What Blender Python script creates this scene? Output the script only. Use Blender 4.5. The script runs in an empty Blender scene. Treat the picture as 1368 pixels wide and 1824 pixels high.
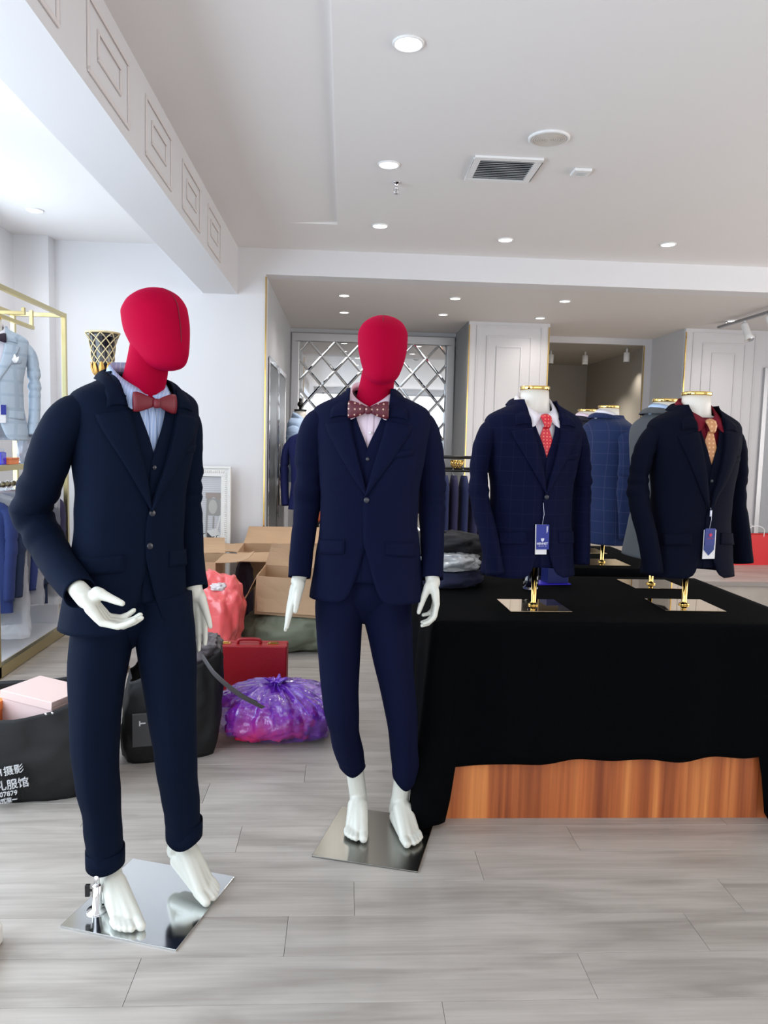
import bpy, bmesh, math, random
import numpy as np
from mathutils import Vector, Matrix, noise
random.seed(7)
sc = bpy.context.scene
COL = sc.collection
R = math.radians

# ------------------------------------------------------------------ camera
cam_d = bpy.data.cameras.new('camera')
cam = bpy.data.objects.new('camera', cam_d); COL.objects.link(cam); sc.camera = cam
YAW, PITCH, ROLL = R(3.13), R(5.2), R(1.4)
fw = Vector((math.sin(YAW)*math.cos(PITCH), math.cos(YAW)*math.cos(PITCH), -math.sin(PITCH)))
r0 = Vector((math.cos(YAW), -math.sin(YAW), 0)); u0 = r0.cross(fw)
rt = r0*math.cos(ROLL) + u0*math.sin(ROLL); up = rt.cross(fw)
m = Matrix.Identity(4)
for i, v in enumerate((rt, up, -fw)):
    for j in range(3): m[j][i] = v[j]
m.translation = (0, 0, 1.43)
cam.matrix_world = m
cam_d.sensor_fit = 'VERTICAL'; cam_d.sensor_height = 36; cam_d.lens = 1350/1824*36
cam_d.clip_start = .05; cam_d.clip_end = 100

# ------------------------------------------------------------------ world, lights, exposure
w = bpy.data.worlds.new('world'); sc.world = w; w.use_nodes = True
bg = w.node_tree.nodes['Background']; bg.inputs[0].default_value = (.80, .90, 1, 1); bg.inputs[1].default_value = 1.5
sc.view_settings.view_transform = 'Standard'; sc.view_settings.look = 'None'
sc.view_settings.gamma = 1; sc.view_settings.exposure = -0.30; sc.view_settings.use_curve_mapping = False
def area(name, loc, target, sx, sy, power, col):
    l = bpy.data.lights.new(name, 'AREA'); l.shape = 'RECTANGLE'; l.size = sx; l.size_y = sy
    l.energy = power; l.color = col
    o = bpy.data.objects.new(name, l); COL.objects.link(o); o.location = loc
    o.rotation_euler = (Vector(target)-Vector(loc)).to_track_quat('-Z', 'Y').to_euler()
    return o
# daylight through the left windows and through the shop front behind the camera
area('daylight_left_window', (-2.56, 1.0, 1.55), (0, 1.0, 1.45), 5.2, 2.3, 218, (.74, .87, 1))
area('daylight_rack_window', (-2.56, 5.0, 1.75), (0, 5.0, 1.7), 1.5, 1.9, 44, (.74, .87, 1))
area('daylight_shop_front', (1.6, -3.35, 1.6), (1.6, 5, 1.4), 7.5, 2.4, 105, (1, .95, .92))
area('fill_light_right', (6.1, 3.2, 1.5), (0, 4.2, 1.9), 5.0, 2.2, 150, (1, .92, .85))  # added warm fill, lifts the ceiling and the right side of the room

# ------------------------------------------------------------------ materials
def lin(c):
    c = c/255
    return c/12.92 if c <= .04045 else ((c+.055)/1.055)**2.4
def rgb(h):
    if isinstance(h, str): h = tuple(int(h[i:i+2], 16) for i in (0, 2, 4))
    return (lin(h[0]), lin(h[1]), lin(h[2]), 1)
MC = {}
def mat(name, col, rough=.5, metal=0, bump=0, bscale=60, var=0, vscale=4, sheen=0, sheencol=None, coat=0, emit=0, alpha=1, trans=0, stretch=None, spec=.5, aniso=0):
    if name in MC: return MC[name]
    M = bpy.data.materials.new(name); M.use_nodes = True; MC[name] = M
    nt = M.node_tree; b = nt.nodes['Principled BSDF']; c = rgb(col)
    b.inputs['Base Color'].default_value = c
    b.inputs['Roughness'].default_value = rough; b.inputs['Metallic'].default_value = metal
    b.inputs['Specular IOR Level'].default_value = spec
    b.inputs['Sheen Weight'].default_value = sheen
    b.inputs['Sheen Roughness'].default_value = .4
    if sheencol: b.inputs['Sheen Tint'].default_value = rgb(sheencol)
    b.inputs['Coat Weight'].default_value = coat; b.inputs['Coat Roughness'].default_value = .08
    b.inputs['Transmission Weight'].default_value = trans
    b.inputs['Alpha'].default_value = alpha
    if aniso: b.inputs['Anisotropic'].default_value = aniso
    if emit:
        b.inputs['Emission Color'].default_value = c; b.inputs['Emission Strength'].default_value = emit
    tc = nt.nodes.new('ShaderNodeTexCoord'); src = tc.outputs['Object']
    if stretch:
        mp = nt.nodes.new('ShaderNodeMapping'); mp.inputs['Scale'].default_value = stretch
        nt.links.new(src, mp.inputs[0]); src = mp.outputs[0]
    M['src'] = 1
    if bump:
        n = nt.nodes.new('ShaderNodeTexNoise'); n.inputs['Scale'].default_value = bscale; n.inputs['Detail'].default_value = 4
        nt.links.new(src, n.inputs['Vector'])
        bu = nt.nodes.new('ShaderNodeBump'); bu.inputs['Strength'].default_value = bump; bu.inputs['Distance'].default_value = .01
        nt.links.new(n.outputs[0], bu.inputs['Height']); nt.links.new(bu.outputs[0], b.inputs['Normal'])
    if var:
        n = nt.nodes.new('ShaderNodeTexNoise'); n.inputs['Scale'].default_value = vscale; n.inputs['Detail'].default_value = 5
        nt.links.new(src, n.inputs['Vector'])
        mx = nt.nodes.new('ShaderNodeMixRGB'); mx.blend_type = 'MIX'
        mx.inputs[1].default_value = tuple(max(0, x*(1-var)) for x in c[:3])+(1,)
        mx.inputs[2].default_value = tuple(min(1, x*(1+var)) for x in c[:3])+(1,)
        nt.links.new(n.outputs[0], mx.inputs[0]); nt.links.new(mx.outputs[0], b.inputs['Base Color'])
    return M
def lines(M, col, kx, kz, wx=.05, wz=.05, fac=.5, ky=0):
    """thin woven stripes / windowpane check over a material's own colour (object x and z)"""
    nt = M.node_tree; b = nt.nodes['Principled BSDF']
    tc = nt.nodes.new('ShaderNodeTexCoord'); sx = nt.nodes.new('ShaderNodeSeparateXYZ'); nt.links.new(tc.outputs['Object'], sx.inputs[0])
    prev = None
    for ax, k, wd in ((0, kx, wx), (2, kz, wz)):
        if not k: continue
        a = nt.nodes.new('ShaderNodeMath'); a.operation = 'MULTIPLY'; a.inputs[1].default_value = k; nt.links.new(sx.outputs[ax], a.inputs[0])
        f = nt.nodes.new('ShaderNodeMath'); f.operation = 'FRACT'; nt.links.new(a.outputs[0], f.inputs[0])
        l = nt.nodes.new('ShaderNodeMath'); l.operation = 'LESS_THAN'; l.inputs[1].default_value = wd; nt.links.new(f.outputs[0], l.inputs[0])
        if prev:
            mxx = nt.nodes.new('ShaderNodeMath'); mxx.operation = 'MAXIMUM'; nt.links.new(prev, mxx.inputs[0]); nt.links.new(l.outputs[0], mxx.inputs[1]); prev = mxx.outputs[0]
        else: prev = l.outputs[0]
    sc_ = nt.nodes.new('ShaderNodeMath'); sc_.operation = 'MULTIPLY'; sc_.inputs[1].default_value = fac; nt.links.new(prev, sc_.inputs[0])
    mx = nt.nodes.new('ShaderNodeMixRGB'); nt.links.new(sc_.outputs[0], mx.inputs[0])
    if b.inputs['Base Color'].links:
        nt.links.new(b.inputs['Base Color'].links[0].from_socket, mx.inputs[1])
    else: mx.inputs[1].default_value = b.inputs['Base Color'].default_value
    mx.inputs[2].default_value = rgb(col); nt.links.new(mx.outputs[0], b.inputs['Base Color'])
    return M
def spots(M, col, scale, size=.18, fac=1):
    nt = M.node_tree; b = nt.nodes['Principled BSDF']
    tc = nt.nodes.new('ShaderNodeTexCoord'); v = nt.nodes.new('ShaderNodeTexVoronoi'); v.voronoi_dimensions = '2D'; v.inputs['Scale'].default_value = scale; v.inputs['Randomness'].default_value = .15
    sx = nt.nodes.new('ShaderNodeSeparateXYZ'); cb = nt.nodes.new('ShaderNodeCombineXYZ'); nt.links.new(tc.outputs['Object'], sx.inputs[0]); nt.links.new(sx.outputs[0], cb.inputs[0]); nt.links.new(sx.outputs[2], cb.inputs[1]); nt.links.new(cb.outputs[0], v.inputs['Vector'])
    l = nt.nodes.new('ShaderNodeMath'); l.operation = 'LESS_THAN'; l.inputs[1].default_value = size; nt.links.new(v.outputs['Distance'], l.inputs[0])
    mm = nt.nodes.new('ShaderNodeMath'); mm.operation = 'MULTIPLY'; mm.inputs[1].default_value = fac; nt.links.new(l.outputs[0], mm.inputs[0])
    mx = nt.nodes.new('ShaderNodeMixRGB'); nt.links.new(mm.outputs[0], mx.inputs[0]); mx.inputs[1].default_value = b.inputs['Base Color'].default_value
    mx.inputs[2].default_value = rgb(col); nt.links.new(mx.outputs[0], b.inputs['Base Color'])
    return M

wall_m = mat('white_wall_paint', (222, 221, 223), .6, bump=.03, bscale=120)
ceil_m = mat('white_ceiling_paint', (236, 233, 232), .7, bump=.02, bscale=90)
panel_m = mat('white_lacquer_panel', (208, 206, 208), .35)
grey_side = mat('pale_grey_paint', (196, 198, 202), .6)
dark_niche = mat('charcoal_paint', (158, 154, 146), .6)
gold = mat('polished_gold', (232, 196, 116), .12, 1)
brass = mat('brushed_brass', (196, 181, 134), .32, 1, bump=.05, bscale=200)
chrome = mat('chrome', (225, 225, 228), .06, 1)
plate_gold = mat('mirror_gold_plate', (226, 205, 170), .03, 1)
steel_bright = mat('polished_steel', (222, 225, 226), .10, 1, bump=.02, bscale=8)
steel_dull = mat('brushed_steel', (150, 150, 146), .24, 1, bump=.04, bscale=12)
silver_fr = mat('silver_frame', (190, 190, 192), .3, .8)
mirror_m = mat('mirror_glass', (225, 228, 230), .015, 1)
black_pl = mat('black_plastic', (18, 18, 19), .35)
black_metal = mat('black_metal', (12, 12, 13), .4, .3)
skin_m = mat('mannequin_white_enamel', (212, 212, 202), .38)
white_pl = mat('white_plastic', (235, 235, 235), .4)
navy1 = mat('navy_wool_left', (8, 18, 37), .82, bump=.25, bscale=900, sheen=0, spec=.07)  # the left mannequin's suit, plain base colour
navy2 = mat('navy_wool', (12, 17, 44), .82, bump=.25, bscale=900, sheen=0, spec=.07)
navy3 = lines(mat('navy_check_wool', (11, 16, 44), .82, bump=.2, bscale=900, sheen=0, spec=.07), (34, 36, 62), 22, 18, .05, .05, .35)
navy4 = mat('dark_navy_wool', (9, 13, 29), .85, bump=.2, bscale=900, sheen=0, spec=.07)
bluechk = lines(mat('blue_check_wool', (36, 48, 84), .85, bump=.2, bscale=900, sheen=.12, spec=.07), (92, 92, 112), 18, 16, .04, .04, .3)
greywool = mat('grey_wool', (80, 83, 88), .85, bump=.2, bscale=900, sheen=.1, spec=.2)
charwool = mat('charcoal_wool', (40, 40, 52), .85, bump=.2, bscale=900, spec=.2)
palechk = lines(mat('pale_grey_check_wool', (176, 190, 204), .85, var=.05, vscale=30, spec=.2), (140, 158, 178), 14, 12, .2, .2, .35)
lining = mat('burgundy_lining', (62, 10, 24), .5)
shirt_b = lines(mat('light_blue_striped_cotton', (168, 192, 234), .7, spec=.2), (224, 234, 250), 120, 0, .25, 0, .5)
shirt_w = mat('white_cotton', (232, 230, 240), .7, spec=.2)
shirt_p = mat('pale_pink_cotton', (232, 214, 228), .7, spec=.2)
shirt_r = mat('burgundy_cotton', (112, 12, 36), .7, spec=.2)
shirt_s = mat('sky_blue_cotton', (176, 200, 232), .7, spec=.2)
velvet = mat('crimson_velvet', (158, 3, 46), .8, sheen=.16, sheencol=(255, 30, 130), bump=.06, bscale=25, spec=.05, var=.16, vscale=7)
bow_r = mat('burgundy_bow_satin', (108, 12, 32), .5)
bow_d = spots(mat('burgundy_dotted_silk', (86, 12, 34), .5), (214, 182, 160), 52, .15, .9)
bow_k = mat('dark_purple_silk', (34, 18, 42), .5)
tie_r = spots(mat('red_dotted_silk', (206, 26, 50), .4), (240, 150, 120), 75, .2, .8)
tie_o = spots(mat('copper_patterned_silk', (196, 136, 90), .4), (226, 184, 140), 60, .24, .8)
cloth_blk = mat('black_velour_cloth', (3, 4, 6), .95, bump=.2, bscale=500, spec=.06)
card = mat('brown_cardboard', (184, 152, 120), .8, var=.08, vscale=6, bump=.05, bscale=60)
card_in = mat('cardboard_inside', (176, 140, 106), .85, var=.1, vscale=5)
marble = mat('white_marble_laminate', (222, 224, 230), .18, var=.08, vscale=3)

# ------------------------------------------------------------------ mesh helpers
def mk(name, V, F, mt, parent=None, smooth=True, loc=None, solid=0, sub=0):
    me = bpy.data.meshes.new(name); me.from_pydata([tuple(v) for v in V], [], F); me.update()
    bm = bmesh.new(); bm.from_mesh(me); bmesh.ops.remove_doubles(bm, verts=bm.verts, dist=1e-6); bmesh.ops.recalc_face_normals(bm, faces=bm.faces); bm.to_mesh(me); bm.free()
    if smooth: me.polygons.foreach_set('use_smooth', [True]*len(me.polygons))
    if mt: me.materials.append(mt)
    o = bpy.data.objects.new(name, me); COL.objects.link(o)
    if parent: o.parent = parent
    if loc: o.location = loc
    if solid:
        s = o.modifiers.new('solid', 'SOLIDIFY'); s.thickness = solid; s.offset = -1
    if sub:
        s = o.modifiers.new('sub', 'SUBSURF'); s.levels = sub; s.render_levels = sub
    return o
class MB:
    """collects several closed shapes into one mesh"""
    def __init__(s): s.V = []; s.F = []
    def add(s, V, F):
        n = len(s.V); s.V += [tuple(v) for v in V]; s.F += [tuple(i+n for i in f) for f in F]; return s
    def box(s, a, b, rot=0, c=None, tilt=None):
        x0, y0, z0 = a; x1, y1, z1 = b
        V = [(x0,y0,z0),(x1,y0,z0),(x1,y1,z0),(x0,y1,z0),(x0,y0,z1),(x1,y0,z1),(x1,y1,z1),(x0,y1,z1)]
        if rot or tilt:
            c = Vector(c) if c else Vector(((x0+x1)/2, (y0+y1)/2, (z0+z1)/2))
            M = Matrix.Rotation(rot, 3, 'Z')
            if tilt: M = M @ Matrix.Rotation(tilt[0], 3, 'X') @ Matrix.Rotation(tilt[1], 3, 'Y')
            V = [tuple(M @ (Vector(v)-c) + c) for v in V]
        return s.add(V, [(0,3,2,1),(4,5,6,7),(0,1,5,4),(1,2,6,5),(2,3,7,6),(3,0,4,7)])
    def tube(s, path, rad, n=12, flat=1, ref=None): return s.add(*tube(path, rad, n, flat, ref))
    def lathe(s, prof, c=(0,0,0), n=24): return s.add(*lathe(prof, c, n))
    def caps(s, a, b, ra, rb, n=14): return s.add(*capsule(a, b, ra, rb, n))
    def build(s, name, mt, parent=None, smooth=True, bevel=0, **k):
        o = mk(name, s.V, s.F, mt, parent, smooth, **k)
        if bevel:
            b = o.modifiers.new('bevel', 'BEVEL'); b.width = bevel; b.segments = 2; b.limit_method = 'ANGLE'
        return o
def box(name, a, b, mt, parent=None, bevel=0, **k):
    return MB().box(a, b, **{q: k[q] for q in k if q in ('rot', 'c', 'tilt')}).build(name, mt, parent, False, bevel)
def frames(P, ref=None):
    P = [Vector(p) for p in P]; T = []
    for i in range(len(P)):
        a = P[max(0, i-1)]; b = P[min(len(P)-1, i+1)]; T.append((b-a).normalized())
    r = Vector(ref) if ref else (Vector((0, 0, 1)) if abs(T[0].z) < .9 else Vector((1, 0, 0)))
    out = []; u = (r - T[0]*r.dot(T[0])).normalized()
    for t in T:
        u = (u - t*u.dot(t)).normalized(); out.append((u, t.cross(u)))
    return P, out
def tube(path, rad, n=12, flat=1, ref=None, caps=True):
    P, fr = frames(path, ref); V = []; F = []
    if not hasattr(rad, '__len__'): rad = [rad]*len(P)
    for i, (p, (u, v)) in enumerate(zip(P, fr)):
        for k in range(n):
            a = 2*math.pi*k/n; V.append(p + u*math.cos(a)*rad[i] + v*math.sin(a)*rad[i]*flat)
    for i in range(len(P)-1):
        for k in range(n):
            F.append((i*n+k, i*n+(k+1) % n, (i+1)*n+(k+1) % n, (i+1)*n+k))
    if caps: F.append(tuple(range(n-1, -1, -1))); F.append(tuple((len(P)-1)*n+k for k in range(n)))
    return V, F
def lathe(prof, c=(0,0,0), n=24):
    V = []; F = []
    for r, z in prof:
        for k in range(n):
            a = 2*math.pi*k/n; V.append((c[0]+max(r,1e-4)*math.cos(a), c[1]+max(r,1e-4)*math.sin(a), c[2]+z))
    m_ = len(prof)
    for i in range(m_-1):
        for k in range(n): F.append((i*n+k, i*n+(k+1) % n, (i+1)*n+(k+1) % n, (i+1)*n+k))
    F.append(tuple(range(n-1, -1, -1))); F.append(tuple((m_-1)*n+k for k in range(n)))
    return V, F
def capsule(a, b, ra, rb, n=14):
    a = Vector(a); b = Vector(b); d = (b-a); L = max(d.length, 1e-4); d = d/L
    P = []; rr = []
    for k in range(5):
        t = math.pi/2*(k+.15)/5.15; P.append(a - d*ra*math.cos(t)); rr.append(ra*math.sin(t))
    P.append(a); rr.append(ra); P.append(b); rr.append(rb)
    for k in range(4, -1, -1):
        t = math.pi/2*(k+.15)/5.15; P.append(b + d*rb*math.cos(t)); rr.append(rb*math.sin(t))
    r = Vector((0,0,1)) if abs(d.z) < .9 else Vector((1,0,0)); u = (r-d*r.dot(d)).normalized(); v = d.cross(u)
    V = []; F = []
    for p, q in zip(P, rr):
        for k in range(n):
            an = 2*math.pi*k/n; V.append(p + u*math.cos(an)*q + v*math.sin(an)*q)
    m_ = len(P)
    for i in range(m_-1):
        for k in range(n): F.append((i*n+k, i*n+(k+1) % n, (i+1)*n+(k+1) % n, (i+1)*n+k))
    F.append(tuple(range(n-1, -1, -1))); F.append(tuple((m_-1)*n+k for k in range(n)))
    return V, F
def gridmesh(rows, closed=False):
    n = len(rows[0]); V = [p for r in rows for p in r]; F = []
    for i in range(len(rows)-1):
        for k in range(n if closed else n-1):
            F.append((i*n+k, i*n+(k+1) % n, (i+1)*n+(k+1) % n, (i+1)*n+k))
    return V, F
def pc(xs, ys, x):
    """monotone cubic interpolation"""
    xs = np.array(xs, float); ys = np.array(ys, float); h = np.diff(xs); d = np.diff(ys)/h
    mm = np.zeros(len(xs)); mm[0] = d[0]; mm[-1] = d[-1]
    for i in range(1, len(xs)-1):
        mm[i] = 0 if d[i-1]*d[i] <= 0 else (2*h[i]+h[i-1]+h[i]+2*h[i-1])/((2*h[i]+h[i-1])/d[i-1]+(h[i]+2*h[i-1])/d[i])
    x = min(max(x, xs[0]), xs[-1]); i = min(int(np.searchsorted(xs, x, 'right'))-1, len(xs)-2); t = (x-xs[i])/h[i]
    return float((2*t**3-3*t*t+1)*ys[i]+(t**3-2*t*t+t)*h[i]*mm[i]+(-2*t**3+3*t*t)*ys[i+1]+(t**3-t*t)*h[i]*mm[i+1])
def spline(P, n):
    P = [Vector(p) for p in P]; out = []
    Q = [P[0]*2-P[1]] + P + [P[-1]*2-P[-2]]
    for i in range(1, len(Q)-2):
        for k in range(n):
            t = k/n; a, b, c, d = Q[i-1], Q[i], Q[i+1], Q[i+2]
            out.append(.5*((2*b)+(c-a)*t+(2*a-5*b+4*c-d)*t*t+(3*b-a-3*c+d)*t**3))
    out.append(P[-1]); return out
def tag(o, label=None, cat=None, group=None, kind=None):
    if label: o['label'] = label
    if cat: o['category'] = cat
    if group: o['group'] = group
    if kind: o['kind'] = kind
    return o
def thing(name, label, cat, loc=(0,0,0), rz=0, group=None):
    o = bpy.data.objects.new(name, None); COL.objects.link(o); o.location = loc; o.rotation_euler = (0, 0, rz); o.empty_display_size = .1
    return tag(o, label, cat, group)
def kids(o): return [c for c in bpy.data.objects if c.parent == o]
def dup(o, parent=None):
    c = o.copy(); COL.objects.link(c); c.parent = parent
    for ch in kids(o): dup(ch, c)
    return c
def text(name, body, size, mt, parent, M, extrude=.0006, bold=0):
    cu = bpy.data.curves.new(name, 'FONT'); cu.body = body; cu.size = size; cu.extrude = extrude; cu.offset = bold
    cu.align_x = 'CENTER'; cu.align_y = 'CENTER'; cu.resolution_u = 3
    t = bpy.data.objects.new(name+'_curve', cu); COL.objects.link(t); bpy.context.view_layer.update()
    me = bpy.data.meshes.new_from_object(t.evaluated_get(bpy.context.evaluated_depsgraph_get()))
    bpy.data.objects.remove(t); bpy.data.curves.remove(cu)
    me.transform(M); me.materials.clear(); me.materials.append(mt); me.name = name
    o = bpy.data.objects.new(name, me); COL.objects.link(o); o.parent = parent
    return o
def place(origin, xdir, ydir):
    x = Vector(xdir).normalized(); y = Vector(ydir); y = (y-x*y.dot(x)).normalized(); z = x.cross(y)
    M = Matrix.Identity(4)
    for i, v in enumerate((x, y, z)):
        for j in range(3): M[j][i] = v[j]
    M.translation = origin; return M
def struct(o): o['kind'] = 'structure'; return o
# ================================================================== the room
H = 3.0
# floor slab with individual vinyl planks on top where they can be told apart
FX0, FX1, FY0, FY1 = -3.6, 6.4, -3.6, 12.4
fl = MB().box((FX0, FY0, -.06), (FX1, 1.1, 0)).box((FX0, 6.14, -.06), (FX1, FY1, 0)).box((3.6, 1.1, -.06), (FX1, 6.14, 0)).box((FX0, 1.1, -.06), (3.6, 6.14, -.012))
def wood_floor(name, rnd):
    M = bpy.data.materials.new(name); M.use_nodes = True; nt = M.node_tree; b = nt.nodes['Principled BSDF']; N = nt.nodes.new; L = nt.links.new
    tc = N('ShaderNodeTexCoord'); oi = N('ShaderNodeObjectInfo')
    ad = N('ShaderNodeVectorMath'); ad.operation = 'MULTIPLY_ADD'
    cx = N('ShaderNodeCombineXYZ'); L(oi.outputs['Random'], cx.inputs[0]); L(oi.outputs['Random'], cx.inputs[1]); L(oi.outputs['Random'], cx.inputs[2])
    sc1 = N('ShaderNodeVectorMath'); sc1.operation = 'SCALE'; sc1.inputs['Scale'].default_value = 37 if rnd else 0; L(cx.outputs[0], sc1.inputs[0])
    ad2 = N('ShaderNodeVectorMath'); ad2.operation = 'ADD'; L(tc.outputs['Object'], ad2.inputs[0]); L(sc1.outputs[0], ad2.inputs[1])
    mp = N('ShaderNodeMapping'); mp.inputs['Scale'].default_value = (1.1, 7, 1); L(ad2.outputs[0], mp.inputs[0])
    n1 = N('ShaderNodeTexNoise'); n1.inputs['Scale'].default_value = 1.6; n1.inputs['Detail'].default_value = 6; n1.inputs['Distortion'].default_value = .8; L(mp.outputs[0], n1.inputs['Vector'])
    mp2 = N('ShaderNodeMapping'); mp2.inputs['Scale'].default_value = (3, 90, 1); L(ad2.outputs[0], mp2.inputs[0])
    n2 = N('ShaderNodeTexNoise'); n2.inputs['Scale'].default_value = 1; n2.inputs['Detail'].default_value = 4; L(mp2.outputs[0], n2.inputs['Vector'])
    ra = N('ShaderNodeValToRGB'); ra.color_ramp.elements[0].position = .28; ra.color_ramp.elements[0].color = rgb((148, 141, 134))
    ra.color_ramp.elements[1].position = .62; ra.color_ramp.elements[1].color = rgb((178, 171, 164)); L(n1.outputs[0], ra.inputs[0])
    mx = N('ShaderNodeMixRGB'); mx.blend_type = 'SOFT_LIGHT'; mx.inputs[0].default_value = .30; L(ra.outputs[0], mx.inputs[1]); L(n2.outputs[0], mx.inputs[2])
    vo = N('ShaderNodeTexVoronoi'); vo.inputs['Scale'].default_value = 1.1; mp3 = N('ShaderNodeMapping'); mp3.inputs['Scale'].default_value = (1.6, 4.5, 1); L(ad2.outputs[0], mp3.inputs[0]); L(mp3.outputs[0], vo.inputs['Vector'])
    kr = N('ShaderNodeValToRGB'); kr.color_ramp.elements[0].position = .0; kr.color_ramp.elements[0].color = (.42, .41, .40, 1); kr.color_ramp.elements[1].position = .10; kr.color_ramp.elements[1].color = (1, 1, 1, 1); L(vo.outputs['Distance'], kr.inputs[0])
    mk_ = N('ShaderNodeMixRGB'); mk_.blend_type = 'MULTIPLY'; mk_.inputs[0].default_value = .55; L(mx.outputs[0], mk_.inputs[1]); L(kr.outputs[0], mk_.inputs[2])
    hs = N('ShaderNodeHueSaturation'); L(mk_.outputs[0], hs.inputs['Color'])
    mr = N('ShaderNodeMapRange'); mr.inputs[3].default_value = .98 if rnd else 1; mr.inputs[4].default_value = 1.02 if rnd else 1; L(oi.outputs['Random'], mr.inputs[0]); L(mr.outputs[0], hs.inputs['Value'])
    L(hs.outputs[0], b.inputs['Base Color']); b.inputs['Roughness'].default_value = .36
    bu = N('ShaderNodeBump'); bu.inputs['Strength'].default_value = .06; bu.inputs['Distance'].default_value = .005; L(n2.outputs[0], bu.inputs['Height']); L(bu.outputs[0], b.inputs['Normal'])
    return M
floor_m = wood_floor('grey_wood_vinyl', False); plank_m = wood_floor('grey_wood_plank', True)
floor = struct(fl.build('floor', floor_m, None, False))
PW, PL, g = .18, 1.22, .0005
pm = MB().box((g, g, -.0119), (PL-g, PW-g, 0)).build('plank', plank_m, floor, False, .0008)
me0 = pm.data; first = True
for r in range(28):
    off = [0, .43, .81, .22, .63, 1.02][r % 6]
    for c in range(-1, 6):
        x = -3.6 + off + c*PL; y = 1.1 + r*PW
        x0, x1 = max(x, -3.6), min(x+PL, 3.6)
        if x1-x0 < .05: continue
        if first: o = pm; first = False
        else: o = bpy.data.objects.new('plank', me0); COL.objects.link(o); o.parent = floor
        o.location = (x0, y, 0)
        if x1-x0 < PL-.001: o.scale = ((x1-x0)/PL, 1, 1)
        if not o.modifiers: b_ = o.modifiers.new('bevel', 'BEVEL'); b_.width = .0008; b_.segments = 1

# ceiling: main slab, shallow sloping recess beside the beam, alcove soffit
cm = MB().box((FX0, FY0, 3.06), (FX1, 6.44, 3.12)).box((-.077, FY0, H), (FX1, 6.44, 3.06)).box((FX0, FY0, H), (-.42, 6.44, 3.06)).box((-.42, 5.68, H), (-.077, 6.44, 3.06))
cm.add([(-.42, FY0, H), (-.077, FY0, H+.02), (-.077, 5.68, H+.02), (-.42, 5.68, H), (-.42, FY0, 3.06), (-.077, FY0, 3.06), (-.077, 5.68, 3.06), (-.42, 5.68, 3.06)], [(0,1,2,3),(4,7,6,5),(0,4,5,1),(1,5,6,2),(2,6,7,3),(3,7,4,0)])
struct(cm.build('ceiling', ceil_m, None, False))
al = MB().box((-.67, 6.64, 2.79), (FX1, 9.4, 2.95)); struct(al.build('ceiling_alcove', mat('alcove_ceiling_paint', (224, 219, 216), .7), None, False))
# walls
wb = MB().box((-3.6, 6.44, 0), (-.67, 6.64, H)).box((-.67, 6.44, 2.79), (FX1, 6.64, H))
struct(wb.build('wall_back', wall_m, None, False))
wl = MB().box((-2.84, 5.75, 0), (-2.64, 6.44, H)).box((-2.84, -1.6, 2.75), (-2.64, 5.75, H)).box((-2.84, -3.6, 0), (-2.64, -1.6, H)).box((-2.84, -1.6, 0), (-2.64, 5.75, .35)).box((-2.84, 3.6, .35), (-2.64, 4.25, 2.75))
struct(wl.build('wall_left', wall_m, None, False))
struct(box('wall_left_pillar', (-2.64, 6.30, 0), (-2.37, 6.44, H), wall_m))
struct(MB().box((6.2, -3.6, 0), (6.4, .6, H)).box((6.2, 5.8, 0), (6.4, 9.4, H)).box((6.2, .6, 0), (6.4, 5.8, .35)).box((6.2, .6, 2.65), (6.4, 5.8, H)).build('wall_right', wall_m, None, False))
wf = MB().box((-2.84, -3.7, 0), (-2.2, -3.5, H)).box((5.6, -3.7, 0), (6.4, -3.5, H)).box((-2.2, -3.7, 2.85), (5.6, -3.5, H)); struct(wf.build('wall_front', wall_m, None, False))
glass_m = bpy.data.materials.new('window_glass'); glass_m.use_nodes = True
nt = glass_m.node_tree; nt.nodes.clear(); o_ = nt.nodes.new('ShaderNodeOutputMaterial'); tr = nt.nodes.new('ShaderNodeBsdfTransparent'); gl = nt.nodes.new('ShaderNodeBsdfGlossy'); gl.inputs['Roughness'].default_value = .02; mxs = nt.nodes.new('ShaderNodeMixShader'); mxs.inputs[0].default_value = .07
nt.links.new(tr.outputs[0], mxs.inputs[1]); nt.links.new(gl.outputs[0], mxs.inputs[2]); nt.links.new(mxs.outputs[0], o_.inputs[0])
alu = mat('white_aluminium', (210, 212, 214), .4, .2)
def window(name, a, b, axis, n):
    mb = MB(); fr = .05
    lo = np.array(a); hi = np.array(b); o = None
    for k in range(n+1):
        t = lo[axis] + (hi[axis]-lo[axis])*k/n; p = lo.copy(); q = hi.copy()
        p[axis] = t-(fr if k == n else fr/2 if k else 0); q[axis] = t+(fr if k == 0 else fr/2 if k < n else 0)
        mb.box(tuple(p), tuple(q))
    for z in (lo[2], hi[2]-fr):
        p = lo.copy(); q = hi.copy(); p[2] = z; q[2] = z+fr; mb.box(tuple(p), tuple(q))
    w_ = struct(mb.build(name, alu, None, False)); other = 1-axis; mid = (lo[other]+hi[other])/2
    for k in range(n):
        p = lo.copy(); q = hi.copy(); p[axis] = lo[axis]+(hi[axis]-lo[axis])*k/n; q[axis] = lo[axis]+(hi[axis]-lo[axis])*(k+1)/n; p[other] = mid-.003; q[other] = mid+.003
        box('pane', tuple(p), tuple(q), glass_m, w_)
window('window_1', (-2.78, -1.6, .35), (-2.72, 3.6, 2.75), 1, 4)
window('window_2', (-2.78, 4.25, .35), (-2.72, 5.75, 2.75), 1, 2)
window('added_window_right', (6.27, .6, .35), (6.33, 5.8, 2.65), 1, 4)  # unseen window added to go with the warm fill on the right
window('window_3', (-2.2, -3.63, 0), (5.6, -3.57, 2.85), 0, 5)

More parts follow.
